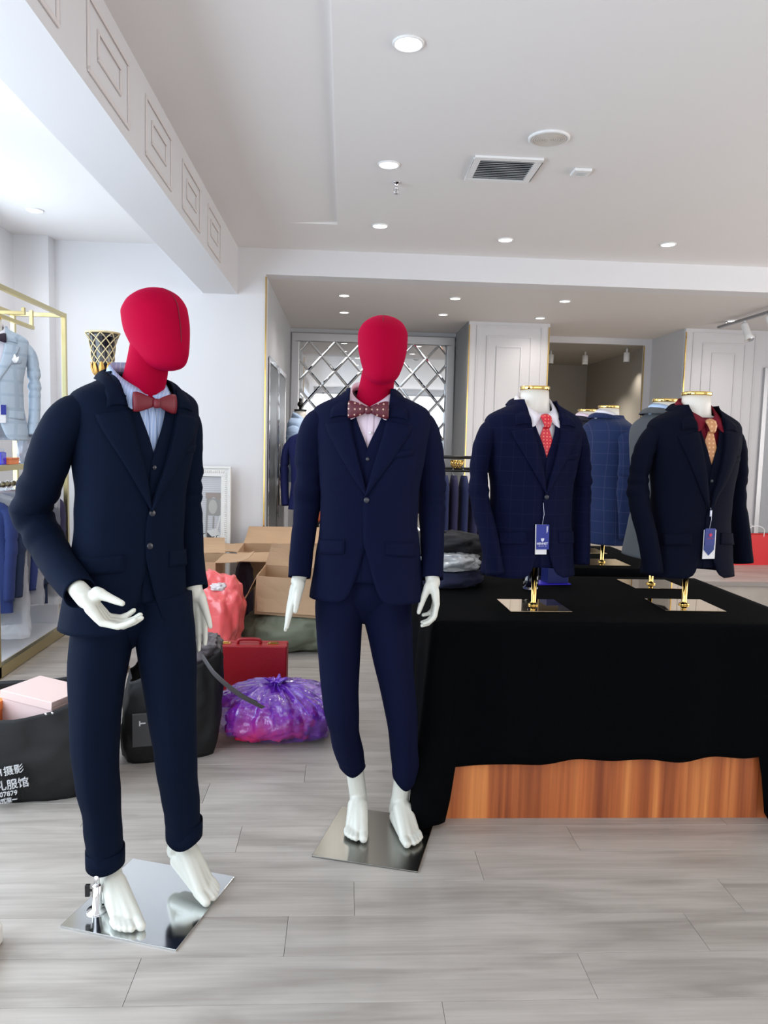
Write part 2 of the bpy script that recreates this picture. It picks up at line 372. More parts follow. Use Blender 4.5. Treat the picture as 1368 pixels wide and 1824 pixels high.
# bulkhead beam with nested rectangular mouldings
beam = struct(box('trim_1', (-1.18, -3.5, 2.62), (-.9, 6.44, H), wall_m)); beam.name = 'trim_1'
mould = mat('beam_moulding_paint', (222, 216, 214), .6)
def rect_mould(name, y0, y1, z0, z1, X, w, d, parent, mt, axis='x', Yp=0):
    mb = MB()
    for (a0, a1, b0, b1) in ((y0, y1, z0, z0+w), (y0, y1, z1-w, z1), (y0, y0+w, z0+w, z1-w), (y1-w, y1, z0+w, z1-w)):
        if axis == 'x': mb.box((X, a0, b0), (X+d, a1, b1))
        else: mb.box((a0, Yp-d, b0), (a1, Yp, b1))
    return mb.build(name, mt, parent, False, .003)
for y0 in (-.3, .465, 1.23, 1.995, 2.76, 3.52, 4.285, 5.055):
    rect_mould('panel_moulding', y0, y0+.5, 2.668, 2.93, -.9, .016, .008, beam, mould)
    rect_mould('panel_moulding', y0+.11, y0+.39, 2.752, 2.862, -.9, .013, .008, beam, mould)

# alcove: left return wall, mirror wall, white panelled columns, charcoal recess
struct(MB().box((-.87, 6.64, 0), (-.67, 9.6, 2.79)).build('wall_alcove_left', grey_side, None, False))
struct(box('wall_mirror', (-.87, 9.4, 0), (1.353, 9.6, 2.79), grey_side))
def column(name, x0, x1, yb):
    c = struct(box(name, (x0, 8.45, 0), (x1, yb, 2.79), panel_m))
    w_ = x1-x0
    for ins, t in ((.085, .03), (.20, .14), (.31, .25)):
        rect_mould('panel_moulding', x0+ins, x1-ins, .12+ins*.8, 2.79-t-.01, 0, .014, .010, c, panel_m, 'y', 8.45)
    return c
c1 = column('wall_column_1', 1.353, 2.257, 9.4)
c2 = column('wall_column_2', 3.80, 6.2, 9.4)
c2.name = 'wall_column_2'
for ch in kids(c2): bpy.data.objects.remove(ch)
for ins, t in ((.085, .03), (.20, .14), (.31, .25)):
    rect_mould('panel_moulding', 3.80+ins, 4.70-ins, .12+ins*.8, 2.79-t-.01, 0, .014, .010, c2, panel_m, 'y', 8.45)
    rect_mould('panel_moulding', 5.3+ins, 6.2-ins, .12+ins*.8, 2.79-t-.01, 0, .014, .010, c2, panel_m, 'y', 8.45)
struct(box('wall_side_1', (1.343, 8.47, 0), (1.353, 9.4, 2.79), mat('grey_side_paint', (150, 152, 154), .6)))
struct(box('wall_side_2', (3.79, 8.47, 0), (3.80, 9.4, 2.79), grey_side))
# charcoal recess behind the columns
rc = MB().box((2.157, 9.4, 0), (2.257, 12, 2.72)).box((3.80, 9.4, 0), (3.90, 12, 2.72)).box((2.257, 11.9, 0), (3.80, 12, 2.72)).box((2.157, 9.4, 2.72), (3.90, 12, 2.82))
struct(rc.build('wall_recess', dark_niche, None, False))
struct(box('trim_2', (2.257, 9.36, 2.715), (3.79, 9.42, 2.79), panel_m))
struct(box('trim_3', (3.70, 9.36, 0), (3.79, 9.42, 2.715), panel_m))
for i, (x, y, z0, z1) in enumerate(((-.67, 6.425, .02, 2.77), (1.353, 8.435, .05, 2.75), (2.243, 8.435, .05, 2.75), (3.80, 8.435, .05, 2.75), (3.688, 9.345, .02, 2.70))):
    struct(box('trim_%d' % (4+i), (x-.002, y+.004, z0), (x+.009, y+.014, z1), gold))
for i in range(3):
    t = thing('spotlight', ['white cylinder spotlight on the charcoal recess ceiling, left one', 'white cylinder spotlight on the charcoal recess ceiling, middle one', 'dark-mouthed cylinder spotlight at the right of the charcoal recess ceiling'][i], 'spotlight', ((2.75, 10.2, 2.72), (3.22, 10.2, 2.72), (3.62, 9.75, 2.72))[i], group='spotlights in the charcoal recess')
    MB().lathe([(.012, 0), (.012, -.06)], n=10).build('stem', white_pl, t); MB().lathe([(.03, -.05), (.038, -.055), (.038, -.17), (.034, -.172)], n=20).build('lamp_body', white_pl, t)
    MB().lathe([(.030, -.172), (.028, -.176)], n=20).build('lens', black_pl, t)
    l = bpy.data.lights.new('spot_lamp', 'SPOT'); l.energy = (120, 120, 22)[i]; l.spot_size = R(120); l.spot_blend = 1; l.color = (1, .9, .78); o = bpy.data.objects.new('spot_lamp', l); COL.objects.link(o); o.parent = t; o.location = (0, 0, -.19)
# doors in the alcove's left return wall
for i, (y0, y1) in enumerate(((6.75, 7.55), (7.75, 8.5))):
    d = struct(box('door_%d' % (i+1), (-.672, y0, 0), (-.662, y1, 2.1), mat('dark_glass_door', (34, 36, 38), .3)))
    rect_mould('door_frame', y0-.05, y1+.05, 0, 2.16, -.662, .045, .008, d, chrome)
    MB().tube([(-.62, y1-.12, .8), (-.62, y1-.12, 1.4)], .012, 10).build('door_handle', chrome, d)
struct(box('baseboard_back', (3.80, 8.43, 0), (6.2, 8.45, .09), panel_m))
struct(box('baseboard_left', (-2.37, 6.42, 0), (-.67, 6.44, .09), panel_m))

# wall of bevelled diamond mirror panes in a silver frame
dm = thing('diamond_mirror', 'wide silver-framed wall mirror of diamond shaped panes at the back', 'mirror', (0, 9.4, 0))
fm = MB()
X0, X1, Z0, Z1 = -.66, 1.335, .1, 2.74
for a0, a1, b0, b1 in ((X0, X1, Z0, Z0+.10), (X0, X1, Z1-.10, Z1), (X0, X0+.10, Z0+.10, Z1-.10), (X1-.10, X1, Z0+.10, Z1-.10)):
    fm.box((a0, -.05, b0), (a1, 0, b1))
fm.build('frame', silver_fr, dm, False, .012)
def clip(poly, ax, val, keep_less):
    out = []
    for i in range(len(poly)):
        p, q = poly[i], poly[(i+1) % len(poly)]
        ip = (p[ax] <= val) if keep_less else (p[ax] >= val); iq = (q[ax] <= val) if keep_less else (q[ax] >= val)
        if ip: out.append(p)
        if ip != iq:
            t = (val-p[ax])/(q[ax]-p[ax]); out.append((p[0]+t*(q[0]-p[0]), p[1]+t*(q[1]-p[1])))
    return out
ax0, ax1, az0, az1 = X0+.10, X1-.10, Z0+.10, Z1-.10
DW, DH = .318, .352
for i in range(-1, 9):
    for j in range(-1, 17):
        cx = -.29 + (i-1)*DW + (DW/2 if j % 2 else 0); cz = az1 - DH/2 - (j-1)*DH/2
        poly = [(cx, cz+DH/2), (cx+DW/2, cz), (cx, cz-DH/2), (cx-DW/2, cz)]
        for a_ in ((0, ax0, False), (0, ax1, True), (1, az0, False), (1, az1, True)):
            if poly: poly = clip(poly, *a_)
        if len(poly) < 3: continue
        mx_ = sum(p[0] for p in poly)/len(poly); mz_ = sum(p[1] for p in poly)/len(poly)
        ex = max(p[0] for p in poly)-min(p[0] for p in poly); ez = max(p[1] for p in poly)-min(p[1] for p in poly)
        if min(ex, ez) < .03: continue
        def sh(p, d):
            L_ = math.hypot(p[0]-mx_, p[1]-mz_); k = max(0, 1-d/max(L_, .02)); return (mx_+(p[0]-mx_)*k, mz_+(p[1]-mz_)*k)
        n_ = len(poly); o1 = [sh(p, .002) for p in poly]; o2 = [sh(p, .024) for p in poly]
        V = [(p[0], -.002, p[1]) for p in o1]+[(p[0], -.006, p[1]) for p in o1]+[(p[0], -.0085, p[1]) for p in o2]
        F = [tuple(range(n_)), tuple(2*n_+k for k in range(n_-1, -1, -1))]
        for k in range(n_):
            F.append((k, (k+1) % n_, n_+(k+1) % n_, n_+k)); F.append((n_+k, n_+(k+1) % n_, 2*n_+(k+1) % n_, 2*n_+k))
        mk('mirror_pane', V, F, mirror_m, dm, False)
box('backing', (ax0, -.002, az0), (ax1, 0, az1), silver_fr, dm)
# framed mirror to the right
fm2 = thing('framed_mirror', 'tall mirror in a thin silver frame on the white wall at the right edge', 'mirror', (0, 8.45, 0))
rect_mould('frame', 4.72, 5.25, .25, 2.38, 0, .05, .04, fm2, silver_fr, 'y', 0); box('mirror_glass', (4.77, -.012, .30), (5.20, -.002, 2.33), mirror_m, fm2)

# ------------------------------------------------------------------ ceiling fittings
lamp_e = bpy.data.materials.new('lamp_glow'); lamp_e.use_nodes = True
b = lamp_e.node_tree.nodes['Principled BSDF']; b.inputs['Emission Color'].default_value = (1, .97, .93, 1); b.inputs['Emission Strength'].default_value = 9
def downlight(x, y, z, r, power, label, group):
    t = thing('downlight', label, 'ceiling light', (x, y, z), group=group)
    MB().lathe([(r*1.22, 0), (r*1.22, -.004), (r*1.12, -.010), (r, -.006), (r, .0)], n=28).build('trim_ring', white_pl, t)
    MB().lathe([(r, -.004), (r*.7, -.007), (.001, -.008)], n=28).build('diffuser', lamp_e, t)
    l = bpy.data.lights.new('downlight_lamp', 'SPOT'); l.energy = power; l.spot_size = R(150); l.spot_blend = 1; l.shadow_soft_size = .05; l.color = (1, .93, .86)
    o = bpy.data.objects.new('downlight_lamp', l); COL.objects.link(o); o.parent = t; o.location = (0, 0, -.02)
G = 'downlights in the main ceiling'
for x, y, r, lb in ((.222, 3.13, .052, 'nearest and largest of the round ceiling downlights, above the red-headed mannequins'), (.222, 4.44, .052, 'round downlight just in front of the small sprinkler'),
    (.23, 5.66, .05, 'round downlight behind the sprinkler, left of the row near the bulkhead'), (1.2, 5.9, .05, 'round downlight near the bulkhead, beyond the air vent'), (2.45, 5.85, .05, 'rightmost round downlight near the bulkhead'), (-2.2, 5.617, .05, 'round downlight over the brass clothes rack at the left')):
    downlight(x, y, H, r, 34, lb, G)
for x, y, lb in ((-1.245, 2.95, 'downlight peeping past the beam edge at the upper left, nearer one'), (-1.25, 3.75, 'downlight peeping past the beam edge, farther one')):
    downlight(x, y, H, .05, 20, lb, G)
for x, y, lb in ((-.026, 7.22, 'front left downlight of the alcove soffit'), (-.026, 8.14, 'rear left downlight of the alcove soffit'), (1.008, 7.17, 'front middle downlight of the alcove soffit'), (1.011, 8.07, 'rear middle downlight of the alcove soffit'),
    (2.029, 7.12, 'front downlight of the alcove soffit above the black table mannequin torsos'), (2.045, 8.08, 'rear downlight of the alcove soffit beside the white column'), (4.021, 7.854, 'alcove downlight beside the end of the track rail')):
    downlight(x, y, 2.79, .045, 60 if y < 7.5 else 28, lb, 'downlights in the alcove soffit')
t = thing('ceiling_speaker', 'round white speaker grille set in the ceiling', 'speaker', (1.012, 3.971, H))
MB().lathe([(.105, 0), (.105, -.008), (.095, -.014), (.09, -.010)], n=40).build('rim', white_pl, t)
mb = MB()
for q in range(8): mb.lathe([(.088-q*.011, -.008), (.087-q*.011, -.013), (.081-q*.011, -.013), (.080-q*.011, -.008)], n=36)
mb.build('grille', mat('beige_grille', (206, 198, 190), .6), t)
t = thing('air_vent', 'square white louvred air vent in the ceiling', 'vent', (.87, 4.43, H))
mb = MB()
for a, b_ in (((-.19, -.19), (.19, -.15)), ((-.19, .15), (.19, .19)), ((-.19, -.15), (-.15, .15)), ((.15, -.15), (.19, .15))): mb.box((a[0], a[1], -.014), (b_[0], b_[1], 0))
mb.build('frame', white_pl, t, False, .004); box('backing', (-.15, -.15, -.002), (.15, .15, -.001), black_pl, t)
sl = None
for k in range(11):
    y = -.135+k*.027
    if sl is None:
        sl = MB().box((-.15, -.010, -.0125), (.15, .010, -.0105), tilt=(R(28), 0), c=(0, 0, -.0115)).build('slat', mat('vent_slat_grey', (190, 192, 194), .5), t, False)
        sl.location.y = y
    else: o = sl.copy(); COL.objects.link(o); o.location.y = y
t = thing('smoke_detector', 'small square white detector on the ceiling beside the vent', 'detector', (1.316, 4.408, H))
MB().box((-.05, -.05, -.018), (.05, .05, 0)).build('housing', white_pl, t, False, .006)
for k in range(3): box('slot', (-.025, -.02+k*.016, -.020), (.025, -.013+k*.016, -.017), mat('vent_slat_grey', (170, 165, 160)), t)
t = thing('sprinkler', 'small chrome fire sprinkler hanging from the ceiling', 'sprinkler', (.285, 4.735, H))
MB().lathe([(.03, 0), (.028, -.006), (.012, -.008), (.010, -.03), (.014, -.035), (.006, -.04)], n=20).build('body', chrome, t)
MB().tube([(-.012, 0, -.03), (-.014, 0, -.05), (-.004, 0, -.066)], .0025, 6).tube([(.012, 0, -.03), (.014, 0, -.05), (.004, 0, -.066)], .0025, 6).build('frame_arms', chrome, t)
MB().lathe([(.004, -.04), (.004, -.064), (.02, -.066), (.02, -.069), (.002, -.07)], n=16).build('deflector', chrome, t)
# track light
t = thing('track_light', 'silver lighting track with white spotlights near the upper right edge', 'track light', (3.975, 7.1, 2.79))
box('rail', (-.018, -.9, -.055), (.018, .95, -.03), mat('silver_track', (150, 152, 156), .35, .6), t, .004)
for yy in (-.7, .8): MB().tube([(0, yy, 0), (0, yy, -.035)], .008, 8).build('hanger', chrome, t)
for k, (yy, az) in enumerate(((.42, 20), (-.02, 35))):
    s = MB().tube([(0, yy, -.05), (0, yy, -.10)], .012, 10).build('bracket', white_pl, t)
    d = Vector((math.sin(R(az))*.5, -.45, -1)).normalized(); p = Vector((0, yy, -.10))
    MB().tube([p-d*.02, p, p+d*.12, p+d*.17], [.028, .034, .036, .05], 20).build('lamp_head', white_pl, s)
    MB().tube([p+d*.16, p+d*.172], [.044, .044], 20).build('lens', lamp_e if k == 1 else chrome, s)
# ================================================================== tailoring
TZ = [.84, .88, .95, 1.05, 1.15, 1.25, 1.35, 1.43, 1.49, 1.525, 1.547, 1.566, 1.584, 1.602, 1.63]
TW = [.196, .196, .193, .183, .172, .172, .186, .199, .207, .207, .196, .166, .126, .093, .080]
TF = [.132, .132, .126, .118, .113, .117, .125, .122, .110, .098, .090, .083, .077, .073, .070]
TB = [.134, .135, .130, .114, .100, .102, .116, .122, .121, .116, .110, .104, .094, .084, .074]
NE = 2.4
def sp(v, e): return math.copysign(abs(v)**e, v)
class Torso:
    """a clothed torso: maps (phi, z, offset) or (x, z, offset) to a point; phi 0 is the front, 90 the viewer's right"""
    def __init__(s, c, yaw, dz=0, wide=1, deep=1, amp=.0045, seed=0, lean=0):
        s.c = Vector(c); s.dz = dz; s.M = Matrix.Rotation(yaw, 3, 'Z'); s.wide = wide; s.deep = deep; s.amp = amp; s.seed = seed; s.lean = lean
    def dims(s, z): return pc(TZ, TW, z)*s.wide, pc(TZ, TF, z)*s.deep, pc(TZ, TB, z)*s.deep
    def out(s, v): return s.M @ Vector((v[0], v[1], 0)) + s.c + Vector((s.lean*max(0, 1.5-v[2])/.6, 0, v[2]+s.dz))
    def pt(s, phi, z, off=0):
        w_, f, b_ = s.dims(z); e = 2/NE
        d = f if math.cos(phi) > 0 else b_
        x = (w_+off)*sp(math.sin(phi), e); y = -(d+off)*sp(math.cos(phi), e)
        k = s.amp*min(1, max(0, (1.56-z)*8))
        n = k*(noise.noise(Vector((x*7+s.seed, y*7, z*3.5)))*1.3+.5*noise.noise(Vector((x*9+y*9, s.seed, z*16))))
        return s.out((x*(1+n*6), y*(1+n*7), z))
    def front(s, x, z, off=0):
        w_, f, b_ = s.dims(z); r = min(.999, abs(x)/w_)
        return s.pt(math.copysign(math.asin(r**(NE/2)), x), z, off)
def phi_of(T, x, z):
    w_ = T.dims(z)[0]; return math.copysign(math.asin(min(.999, abs(x)/w_)**(NE/2)), x)
def sleeve(parent, name, P, mt, r=(.05, .070, .066, .060, .056, .052, .048), flat=.85, n=28, seed=0, end=True, cap_mat=None):
    pts = spline(P, 10); N = len(pts); V0, fr = frames(pts, (0, 1, 0)); V = []; F = []; rr = []
    ts = np.linspace(0, 1, len(r))
    for i in range(N):
        t = i/(N-1); rad = pc(ts, r, t); p, (u, v) = pts[i], fr[i]
        for k in range(n):
            a = 2*math.pi*k/n
            q = p + u*math.cos(a)*rad + v*math.sin(a)*rad*flat
            el = math.exp(-((t-.55)/.13)**2)
            cr = noise.noise(Vector((q.x*5+seed, q.y*5, t*26)))*.011*(el+.10) + noise.noise(Vector((q.x*8, q.y*8+seed, t*6)))*.003
            q = q + (q-p).normalized()*cr*(1 if 1 > t > .08 else 0)
            V.append(q)
    for i in range(N-1):
        for k in range(n): F.append((i*n+k, i*n+(k+1) % n, (i+1)*n+(k+1) % n, (i+1)*n+k))
    F.append(tuple(range(n-1, -1, -1)))
    # turned-in cuff
    base = len(V); c = pts[-1]
    d = (pts[-1]-pts[-2]).normalized()
    for k in range(n): V.append(c + (V[(N-1)*n+k]-c)*.90 - d*.002)
    for k in range(n): V.append(c + (V[(N-1)*n+k]-c)*.88 - d*.05)
    for k in range(n):
        F.append(((N-1)*n+k, (N-1)*n+(k+1) % n, base+(k+1) % n, base+k)); F.append((base+k, base+(k+1) % n, base+n+(k+1) % n, base+n+k))
    F.append(tuple(base+n+k for k in range(n)))
    o = mk(name, V, F, mt, parent)
    # cuff buttons on the rear outer edge
    return o, pts
def button(parent, p, nrm, r=.008, mt=None, name='button'):
    n = Vector(nrm).normalized(); p = Vector(p)
    V, F = tube([p-n*.001, p+n*.002, p+n*.003], [r, r, r*.8], 14)
    return mk(name, V, F, mt or mat('dark_horn_button', (40, 42, 52), .3), parent)
def jacket(parent, T, mt, vb=1.27, hem=.885, buttons=(1.235,), sleeves=None, open_=0, nx=.064, flaps=True, name='jacket', lap=1, lin_m=None, lap_m=None, notch=True, xr=None):
    xe = lambda z: pc([hem-.015, hem, hem+.008, hem+.02, hem+.05, hem+.11, hem+.17, 1.09, vb-.05, vb, 1.53, 1.575, 1.62], [.105, .088, .070, .056, .042, .022, .006, -.006, -.010, 0, nx, nx+.004, nx+.008], z)
    rows = []; zs = list(np.linspace(hem, 1.5, 46))+list(np.linspace(1.51, 1.615, 16)); nC = 96
    for z in zs:
        a0 = phi_of(T, xe(z), z); a1 = 2*math.pi - phi_of(T, xe(z), z); row = []
        for k in range(nC+1):
            t = k/nC; ph = a0+(a1-a0)*t
            off = .004*max(0, 1-t*8) if z < vb else 0
            fl = .006*max(0, (1.0-z)/.12)**2
            row.append(T.pt(ph, z, off+fl))
        rows.append(row)
    V, F = gridmesh(rows); j = mk(name, V, F, mt, parent, solid=.004)
    lmt = lap_m or mt
    # lapels and collar
    for sgn, nm in ((1, 'lapel'), (-1, 'lapel')):
        rows = []
        for z in np.linspace(vb-.015, 1.505, 26):
            t = (z-vb+.015)/(1.505-vb+.015); wd = lap*pc([0, .3, .7, .93, 1], [.006, .034, .066, .082, .084], t)
            row = []
            for k in range(9):
                s_ = k/8; x = xe(z)-.001+wd*s_; zz = z-.016*s_*t
                row.append(T.front(sgn*x, zz, .006+.004*math.sin(s_*math.pi)+(.004 if sgn > 0 and z < vb+.03 else 0)))
            rows.append(row)
        V, F = gridmesh(rows); mk(nm, V, F, lmt, j, solid=.003)
    V = []; F = []
    Mi = T.M.inverted(); cz = T.c+Vector((0, 0, T.dz))
    loc_ = lambda q: Mi @ (q-cz)
    A_ = [loc_(T.front(xe(1.515), 1.515, .007)), loc_(T.front(xe(1.55), 1.55, .008)), Vector((.080+(nx-.064)*.8, -.045, 1.588)), Vector((.085, .012, 1.610)), Vector((.064, .068, 1.624)), Vector((0, .088, 1.630))]
    B_ = [loc_(T.front(.128, 1.508, .007)), loc_(T.front(.124, 1.535, .008)), Vector((.114+(nx-.064)*.8, -.035, 1.577)), Vector((.112, .025, 1.590)), Vector((.080, .094, 1.598)), Vector((0, .112, 1.600))]
    a_, b_ = spline(A_, 6), spline(B_, 6)
    for sgn in (1, -1):
        side = []
        for k in range(6):
            t_ = k/5; side.append([T.out((sgn*(p.x*(1-t_)+q.x*t_), p.y*(1-t_)+q.y*t_, p.z*(1-t_)+q.z*t_+.006*math.sin(t_*math.pi))) for p, q in zip(a_, b_)])
        v, f = gridmesh(side); n0 = len(V); V += v; F += [tuple(q+n0 for q in g_) for g_ in f]
    mk('collar', V, F, lmt, j, solid=.003)
    for z in buttons:
        button(j, T.front(.002, z, .007), T.M @ Vector((0, -1, 0)), .0095)
    if flaps:
        for sgn in (1, -1):
            rows = [[T.front(sgn*(.068+.098*k/10), z-.008*k/10, .0055) for k in range(11)] for z in np.linspace(1.052, 1.10, 5)]
            V, F = gridmesh(rows); mk('pocket_flap', V, F, mt, j, solid=.003)
        rows = [[T.front(.075+.075*k/8, z+.012*k/8, .0045) for k in range(9)] for z in (1.378, 1.39, 1.40)]
        V, F = gridmesh(rows); mk('breast_pocket', V, F, mt, j, solid=.002)
    for i, P in enumerate(sleeves or []):
        s_, pts = sleeve(j, 'sleeve', P['p'], mt, P.get('r', (.05, .070, .066, .060, .056, .052, .048)), P.get('flat', .85), seed=i*3+T.seed)
    return j
def vest(parent, T, mt, vb=1.41, buttons=(1.375, 1.30)):
    xe = lambda z: pc([.94, vb-.03, vb, 1.53, 1.56], [-.012, -.008, 0, .048, .052], z)
    V = []; F = []
    for sgn in (1, -1):
        rows = [[T.front(sgn*(xe(z)+(.135-xe(z))*k/14), z, -.0085+(.002 if sgn > 0 else 0)) for k in range(15)] for z in np.linspace(.955, 1.545, 44)]
        v, f = gridmesh(rows); n0 = len(V); V += v; F += [tuple(q+n0 for q in g_) for g_ in f]
    o = mk('vest', V, F, mt, parent, solid=.003)
    for z in buttons: button(o, T.front(.002, z, -.0055), T.M @ Vector((0, -1, 0)), .0065)
    return o
def shirt(parent, T, mt, low=1.28, btn=True):
    rows = [[T.front(x, z, -.024-.25*max(0, z-1.535)) for x in np.linspace(-.115, .115, 24)] for z in np.linspace(low, 1.565, 22)]
    V, F = gridmesh(rows); o = mk('shirt', V, F, mt, parent, solid=.002)
    rows = [[T.front(x, z, -.0215-.25*max(0, z-1.535)) for x in np.linspace(-.006, .020, 5)] for z in np.linspace(low, 1.555, 22)]
    V, F = gridmesh(rows); pl = mk('placket', V, F, mt, o, solid=.002)
    if btn: button(o, T.front(.007, 1.463, -.019), T.M @ Vector((0, -1, 0)), .005, white_pl)
    # turned-down collar
    top = [(.004, -.074, 1.553), (.034, -.070, 1.570), (.060, -.038, 1.594), (.069, .005, 1.624), (.052, .052, 1.643), (0, .070, 1.650)]
    mid = [(.004, -.080, 1.551), (.046, -.090, 1.545), (.074, -.050, 1.575), (.079, .005, 1.607), (.059, .060, 1.627), (0, .080, 1.633)]
    bot = [(.004, -.080, 1.549), (.060, -.100, 1.506), (.086, -.058, 1.548), (.088, .005, 1.578), (.066, .068, 1.590), (0, .090, 1.596)]
    inn = [(.004, -.070, 1.545), (.034, -.066, 1.555), (.057, -.036, 1.580), (.066, .005, 1.60), (.050, .049, 1.615), (0, .066, 1.62)]
    V = []; F = []
    for sgn in (1, -1):
        rows = [[T.out((sgn*q.x, q.y, q.z)) for q in spline(c, 6)] for c in (inn, top, mid, bot)]
        v, f = gridmesh(rows); n0 = len(V); V += v; F += [tuple(q+n0 for q in g_) for g_ in f]
    mk('shirt_collar', V, F, mt, o, solid=.002)
    return o
def loc_y(T, z): return -T.dims(min(z, 1.55))[1]-.002 if z < 1.5 else -.109
def bow_tie(parent, T, mt, size=1, z=1.533):
    mb = MB()
    for sgn in (1, -1):
        y0 = loc_y(T, z); P = [T.out((sgn*x*size, y0-.008+.010*abs(x)/.07, z+.002)) for x in (.006, .02, .038, .055, .066)]
        mb.tube(P, [.010*size, .017*size, .024*size, .029*size, .028*size], 14, .32, (0, 0, 1))
    o = mb.build('bow_tie', mt, parent)
    P = [T.out((0, loc_y(T, z)-.009, z+d)) for d in (-.013, -.008, .008, .013)]
    V, F = tube(P, [.006, .011, .011, .006], 12, .8, (1, 0, 0)); mk('knot', V, F, mt, o)
    return o
def neck_tie(parent, T, mt, low=1.35):
    P = [T.front(0, z, -.0185+.012*max(0, (z-1.46)/.05)) for z in np.linspace(1.508, low, 12)]
    V, F = tube(P, [.011, .014, .018, .0215, .0245, .027, .029, .030, .031, .032, .033, .034], 16, .10, (1, 0, 0)); o = mk('neck_tie', V, F, mt, parent)
    P = [T.out((0, y, z)) for y, z in ((-.084, 1.552), (-.096, 1.545), (-.107, 1.53), (-.110, 1.512), (-.108, 1.503))]
    V, F = tube(P, [.018, .022, .020, .014, .011], 16, .5, (1, 0, 0)); mk('tie_knot', V, F, mt, o)
    return o
def leg(P, Rd, seed=0, n=28, tip=.014, flat=1.12, crease=.10):
    pts = spline(P, 10); N = len(pts); V = []; F = []
    ts = np.linspace(0, 1, len(Rd))
    for i, p in enumerate(pts):
        t = i/(N-1); r = pc(ts, Rd, t)
        for k in range(n):
            a = 2*math.pi*k/n; dx, dy = math.sin(a), -math.cos(a)
            c = 1+crease*math.exp(-((a if a < math.pi else a-2*math.pi)/.35)**2)*min(1, t*3)
            q = Vector((p.x+dx*r, p.y+dy*r*flat*c, p.z - (tip*max(0, -dy)**3 if i == N-1 else 0)))
            q += Vector((dx, dy, 0))*(noise.noise(Vector((q.x*6, q.y*6+seed, t*9)))*.005*(.3+math.sin(t*math.pi)))
            V.append(q)
    for i in range(N-1):
        for k in range(n): F.append((i*n+k, i*n+(k+1) % n, (i+1)*n+(k+1) % n, (i+1)*n+k))
    F.append(tuple(range(n-1, -1, -1)))
    base = len(V); c = pts[-1]
    for k in range(n):
        q = V[(N-1)*n+k]; V.append(Vector((c.x+(q.x-c.x)*.93, c.y+(q.y-c.y)*.93, q.z+.001)))
    for k in range(n):
        q = V[base+k]; V.append(Vector((c.x+(q.x-c.x)*.8, c.y+(q.y-c.y)*.8, c.z+.05)))
    for k in range(n):
        F.append(((N-1)*n+k, (N-1)*n+(k+1) % n, base+(k+1) % n, base+k)); F.append((base+k, base+(k+1) % n, base+n+(k+1) % n, base+n+k))
    F.append(tuple(base+n+k for k in range(n)))
    return V, F, pts

# ================================================================== mannequin bodies
def hand(mb, W, d, n, thumb, curl=.3, spread=.1, sc_=1, thcurl=.2, s_hint=None, curls=None, tbase=.0, ths=1):
    """W wrist, d metacarpal direction, n palm normal (fingers curl towards it), thumb: direction of the thumb"""
    W = Vector(W); d = Vector(d).normalized(); n = Vector(n); n = (n-d*n.dot(d)).normalized(); s = Vector(s_hint) if s_hint else d.cross(n)
    s = (s-d*s.dot(d)-n*s.dot(n)).normalized()
    q = sc_
    mb.caps(W-d*.022, W+d*.012, .0255*q, .0265*q)
    for i, (sx, L_, fl) in enumerate(((.0285, .088, (.043, .026, .021)), (.0095, .092, (.047, .030, .022)), (-.0095, .087, (.044, .028, .021)), (-.0275, .078, (.035, .022, .019)))):
        K = W + d*L_*q + s*sx*q
        mb.caps(W+d*.012*q+s*sx*.55*q, K, .017*q, .0108*q); mb.caps(W+d*.04*q+s*sx*.8*q-n*.002, K-d*.012*q, .0145*q, .012*q)
        a = .12; p = K; dd = d + s*sx*spread*6; dd.normalize()
        c = (curls[i] if curls else curl)
        for j, l in enumerate(fl):
            ang = c[j] if hasattr(c, '__len__') else sum([c*.55, c, c*.8][:j+1])
            v = (dd*math.cos(ang)+n*math.sin(ang)).normalized()
            e = p+v*l*q; r_ = (.0098, .0090, .0080, .0070)
            mb.caps(p, e, r_[j]*q, r_[j+1]*q); p = e
    td = Vector(thumb).normalized(); p = W+d*.018*q+s*(.020 if not tbase else .012)*q+n*(.006+tbase)
    for j, (l, ra, rb) in enumerate(((.044, .0165, .0125), (.033, .0120, .0105), (.026, .0105, .0080))):
        v = (td + d*(j*thcurl)).normalized(); e = p+v*l*q*ths; mb.caps(p, e, ra*q, rb*q); p = e
    mb.caps(W+d*.02*q, W+d*.018*q+s*(.020 if not tbase else .012)*q+n*(.006+tbase)+td*.01, .019*q, .0165*q)
def foot(mb, heel, tip, ankle, big, zb=.014, shin=None):
    """big = +1 if the big toe is on the right of the foot direction"""
    heel = Vector(heel); tip = Vector(tip); A = Vector(ankle); f = (tip-heel); Lf = f.length; f.normalize(); s = Vector((f.y, -f.x, 0)).normalized()*big
    ball = heel+f*Lf*.70
    mb.caps(heel+Vector((0,0,.012)), A, .030, .034); mb.caps(A, shin, .033, .034)
    inst = A+f*.035+Vector((0,0,-.018))
    mb.caps(A, inst, .033, .030)
    for o, r1 in ((.026, .019), (.009, .0175), (-.009, .0165), (-.026, .0150)):
        b_ = ball+s*o+f*(.012 if o > 0 else -.004-.01*(o < -.02)); b_.z += .004
        mb.caps(inst+s*o*.4, b_, .028, r1); mb.caps(heel+f*.03+s*o*.5, b_, .024, r1)
    mb.caps(ball+s*.028+f*.012, tip+s*.030-f*.014, .018, .0145)
    for k, (o, back) in enumerate(((.003, .014), (-.011, .021), (-.0235, .031), (-.034, .043))):
        mb.caps(ball+s*o*.9, tip+s*o-f*(back+.002), .0155, .0105-.0006*k)
